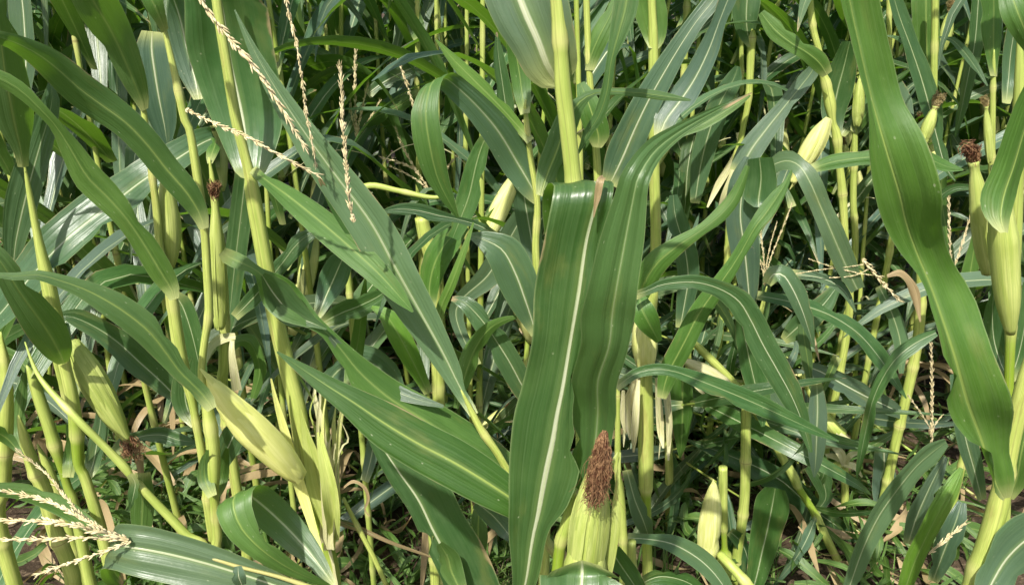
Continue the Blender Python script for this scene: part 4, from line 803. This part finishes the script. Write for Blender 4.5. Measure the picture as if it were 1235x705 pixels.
# ================================================================ plants further in: a few grown shapes, copied
def grown_leaf(rng, L, W, el, bend, twist, z0, az, dry=0.0, sway=.0, n=18, m=4, stalkr=.01):
    """a leaf growing from height z0 in compass direction az; el = angle from upright at the base"""
    rows = []; pos = Vector((math.cos(az) * stalkr * .3, math.sin(az) * stalkr * .3, z0)); th = el; K = 12; ph = rng.uniform(0, 6); kink = rng.random()
    for i in range(K + 1):
        f = i / K
        out = Vector((math.cos(az), math.sin(az), 0)); sd = Vector((-math.sin(az), math.cos(az), 0))
        T = out * math.sin(th) + Vector((0, 0, math.cos(th)))
        tw = twist * f * f + .25 * math.sin(ph + 5 * f)
        N = sd.cross(T).normalized(); A = sd * math.cos(tw) + N * math.sin(tw)
        wd = W * (.35 + .65 * min(1, f / .22)) * max(0.0, 1 - f ** 2.3) ** .75
        rows.append([pos.copy(), A * max(wd, .0008)])
        pos = pos + (T + sd * sway * f) * (L / K)
        th += bend / K * (.35 + 1.5 * f) * (1.0 if not (kink > .75 and abs(f - .45) < .06) else 6)
        th = min(th, 2.95)
    return ribbon(rows, n, m, rng, rng.uniform(.12, .3), rng.uniform(.06, .16), 0, Vector((0, 0, 1)), .12, LEAF, 'leaf', True, dry)
def proto(k, lodged=False):
    rng = random.Random(100 + k); H = rng.uniform(1.75, 2.15); parts = []
    rows = []; lean = Vector((rng.uniform(-.05, .05), rng.uniform(-.05, .05), 0)); r0 = rng.uniform(.0088, .0108)
    for i in range(9):
        f = i / 8; rows.append([Vector((lean.x * math.sin(f * 3) * .8, lean.y * math.sin(f * 2.5), -.03 + H * f)), r0 * (1 - .62 * f), .15 + .5 * (rng.random() < .2), .5 if f < .12 else 0.0])
    nodes = [.12 + .155 * i for i in range(13)]
    parts.append(('stalk', tube(rows, 44, 8, 'stalk', STALK, Vector(), nodes), None))
    az = rng.uniform(0, 6.28); nl = rng.randint(14, 17)
    for i in range(nl):
        z = .22 + (H - .35) * i / (nl - 1); f = i / (nl - 1)
        a = az + math.pi * i + rng.gauss(0, .35)
        L = (.62 + .35 * math.sin(math.pi * min(1, f * .9 + .12))) * rng.uniform(.85, 1.1)
        if f < .12: parts.append(('leaf', grown_leaf(rng, L * .55, .015, 1.2, 2.6, rng.uniform(-2, 2), z, a, 1.0), None))
        else: parts.append(('leaf', grown_leaf(rng, L, rng.uniform(.019, .036), rng.uniform(.3, .95), rng.uniform(.9, 2.6), rng.uniform(-1.5, 1.5), z, a, .35 if rng.random() < .12 else 0.0, rng.uniform(-.3, .3)), None))
    if k % 2 == 0 or k == 3:
        z = rng.uniform(.75, 1.05); a = az + rng.uniform(-.5, .5); o = Vector((math.cos(a), math.sin(a), 0))
        A = Vector((0, 0, z)) + o * .012; B = A + (o * rng.uniform(.3, .6) + Vector((0, 0, 1))).normalized() * .21
        fr = (0, .08, .25, .42, .62, .8, .93, 1.0); pr = (.45, .7, .9, 1.0, .93, .7, .42, .3)
        parts.append(('ear', ear_mesh([A.lerp(B, q) for q in fr], [p * .024 for p in pr], HUSK, Vector(), rng, 12, 14), None))
        parts.append(('silk', clump('silk', [B - (B - A) * .04, B + (B - A) * .06, B + (B - A) * .16, B + (B - A) * .2 + Vector((.006, 0, -.014))], [.006, .010, .013, .010], 50, .0009, SILK if k % 4 else SILKP, rng, Vector(), 1.5), 'ear'))
    for i in range(rng.randint(1, 4)):      # shredded pale husk and sheath strips
        z = rng.uniform(.3, 1.2)
        m_ = grown_leaf(rng, rng.uniform(.12, .3), rng.uniform(.003, .007), rng.uniform(.2, 1.2), rng.uniform(.5, 2.5), rng.uniform(-2, 2), z, rng.uniform(0, 6.28), 0.0, rng.uniform(-.5, .5), 10, 2)
        m_.materials[0] = HUSKP; parts.append(('husk_strip', m_, None))
    return parts
protos = [proto(k) for k in range(9)]
GROUPS = {}
def put_plant(k, x, y, rz, sc_, tilt, tdir, label, group, name='corn_plant'):
    root = thing(name, (x, y, 0), label, 'corn plant', group)
    axis = Vector((math.cos(tdir), math.sin(tdir), 0))
    root.rotation_mode = 'QUATERNION'
    root.rotation_quaternion = Matrix.Rotation(tilt, 4, axis).to_quaternion() @ Matrix.Rotation(rz, 4, 'Z').to_quaternion()
    root.scale = (sc_, sc_, sc_)
    last = {}
    for nm, me, par in protos[k]:
        o = link(nm, me, last.get(par, root) if par else root)
        t = rng.uniform(.8, 1.5); o.color = (t * rng.uniform(.9, 1.15), t, t * rng.uniform(.8, 1.3), 1)
        last[nm] = o
    return root
def seen_px(x, y): return 617.5 + FPX * x / (y * CP)      # rough column in the photograph
count = 0; y = 1.9; row = 0
while y < 8.6 and count < 268:
    half = .66 * y + .55
    step = .168 + .012 * (y - 1.7); x = -half + rng.uniform(0, step)
    while x < half:
        px = seen_px(x, y); skip = False
        if 800 < px < 1270 and y < 2.75: skip = rng.random() < (.93 if y < 2.4 else .4)
        elif 380 < px < 640 and y < 2.2: skip = rng.random() < .55
        elif 100 < px < 260 and y < 2.1: skip = rng.random() < .5
        elif 560 < px < 800 and y < 2.5: skip = rng.random() < .6
        elif y < 2.1: skip = rng.random() < .4
        if not skip:
            k = rng.randrange(len(protos))
            if y < 2.6: lb, gp = 'green corn plant standing in the first row behind the near stalks', 'corn plants in the first row behind the near stalks'
            elif y < 4: lb, gp = 'green corn plant in the crowded rows behind, half hidden by other leaves', 'corn plants crowded in the rows behind'
            else: lb, gp = 'distant corn plant in the dark depth of the field', 'corn plants deep in the field'
            put_plant(k, x + rng.uniform(-.03, .03), y + rng.uniform(-.12, .12), rng.uniform(0, 6.28), rng.uniform(.9, 1.08), abs(rng.gauss(0, .07)), rng.uniform(0, 6.28), lb, gp); count += 1
        x += step * rng.uniform(.75, 1.3)
    y += .30 if y < 3.6 else .55; row += 1
print('standing plants', count)
# knocked-down plants on the trampled ground
nl_ = 0
for i in range(74):
    y = rng.uniform(2.15, 3.1) if i < 46 else rng.uniform(1.95, 3.3)
    px = rng.uniform(820, 1130) if i < 46 else (rng.uniform(400, 820) if i < 60 else rng.uniform(-20, 330))
    x = (px - 617.5) * y * CP / FPX
    ang = rng.uniform(1.05, 1.42); tdir = rng.uniform(0, 6.28)
    r_ = put_plant(rng.randrange(len(protos)), x, y, rng.uniform(0, 6.28), rng.uniform(.5, .72), ang, tdir,
                   'knocked-over corn plant lying on the trampled ground', 'knocked-over corn plants', 'fallen_corn_plant')
    # keep the fallen plant centred on its patch
    d = r_.rotation_quaternion @ Vector((0, 0, 1)); r_.location = (x - d.x * .6, y + (abs(d.y) * .2) - d.y * .5, .03)
# ================================================================ dry litter and weeds on the soil
def litter():
    verts, faces, uvs, tt, bc, dr = [], [], [], [], [], []
    for i in range(4400):
        y = rng.uniform(1.3, 4.2); x = rng.uniform(-.7 * y, .7 * y) if i % 4 else rng.uniform(-.72 * y, -.35 * y); a = rng.uniform(0, 6.28); L = rng.uniform(.05, .30); W = rng.uniform(.003, .017)
        green = rng.random() < .88; c = rng.uniform(-1.5, 1.5); z = rng.uniform(.02, .16); ph = rng.uniform(0, 6); b = len(verts); n = 7; px, py = x, y
        for k in range(n + 1):
            f = k / n; a2 = a + c * f; px += math.cos(a2) * L / n; py += math.sin(a2) * L / n
            w_ = W * math.sin(math.pi * (.1 + .85 * f)); zz = z + .025 * math.sin(ph + 4 * f); tw = 1.2 * math.sin(ph + 3 * f)
            for j in (-1, 0, 1):
                verts.append((px - math.sin(a2) * w_ * j * math.cos(tw), py + math.cos(a2) * w_ * j * math.cos(tw), max(.012, zz + w_ * j * math.sin(tw) + abs(j) * w_ * .3)))
                uvs.append(((j + 1) / 2, f * L + i * .37)); tt.append(f * .8); bc.append(0.0); dr.append(0.0 if green else 1.0)
        for k in range(n):
            for j in range(2): q = b + k * 3 + j; faces.append((q, q + 1, q + 4, q + 3))
    return mesh('leaf_litter', verts, faces, LEAF, uvs, {'tt': tt, 'bc': bc, 'dry': dr})
o = link('leaf_litter', litter()); o['kind'] = 'stuff'; o['label'] = 'torn dry and green leaf scraps on the soil'; o['category'] = 'litter'
def weeds():
    verts, faces, uvs, tt, bc, dr = [], [], [], [], [], []
    for i in range(600):
        y = rng.uniform(1.5, 4.0); x = rng.uniform(-.7 * y, .7 * y)
        if i < 300: px = rng.choice((1050, 0, 60, 60, 100, 130, 150, 590, 580)); y = rng.uniform(1.6, 3.0); x = (px - 617.5 + rng.gauss(0, 40)) * y * CP / FPX
        for q in range(7):
            a = rng.uniform(0, 6.28); L = rng.uniform(.06, .2); W = rng.uniform(.0015, .004); th = rng.uniform(.05, .6); b = len(verts); p = Vector((x + rng.gauss(0, .02), y + rng.gauss(0, .02), 0))
            for k in range(6):
                f = k / 5; o_ = Vector((math.cos(a), math.sin(a), 0)); sd = Vector((-math.sin(a), math.cos(a), 0)); w_ = W * (1 - f) + .0002
                for j in (-1, 1): verts.append(p + sd * w_ * j); uvs.append(((j * .3) + .8, f * L)); tt.append(f * .8); bc.append(0.0); dr.append(0.0)
                p = p + (o_ * math.sin(th) + Vector((0, 0, math.cos(th)))) * L / 5; th += .25
            for k in range(5): q_ = b + 2 * k; faces.append((q_, q_ + 1, q_ + 3, q_ + 2))
    return mesh('weeds', verts, faces, LEAF, uvs, {'tt': tt, 'bc': bc, 'dry': dr})
o = link('weeds', weeds(), None, (1.3, 1.4, .9)); o['kind'] = 'stuff'; o['label'] = 'thin grassy weeds between the corn stalks'; o['category'] = 'weeds'
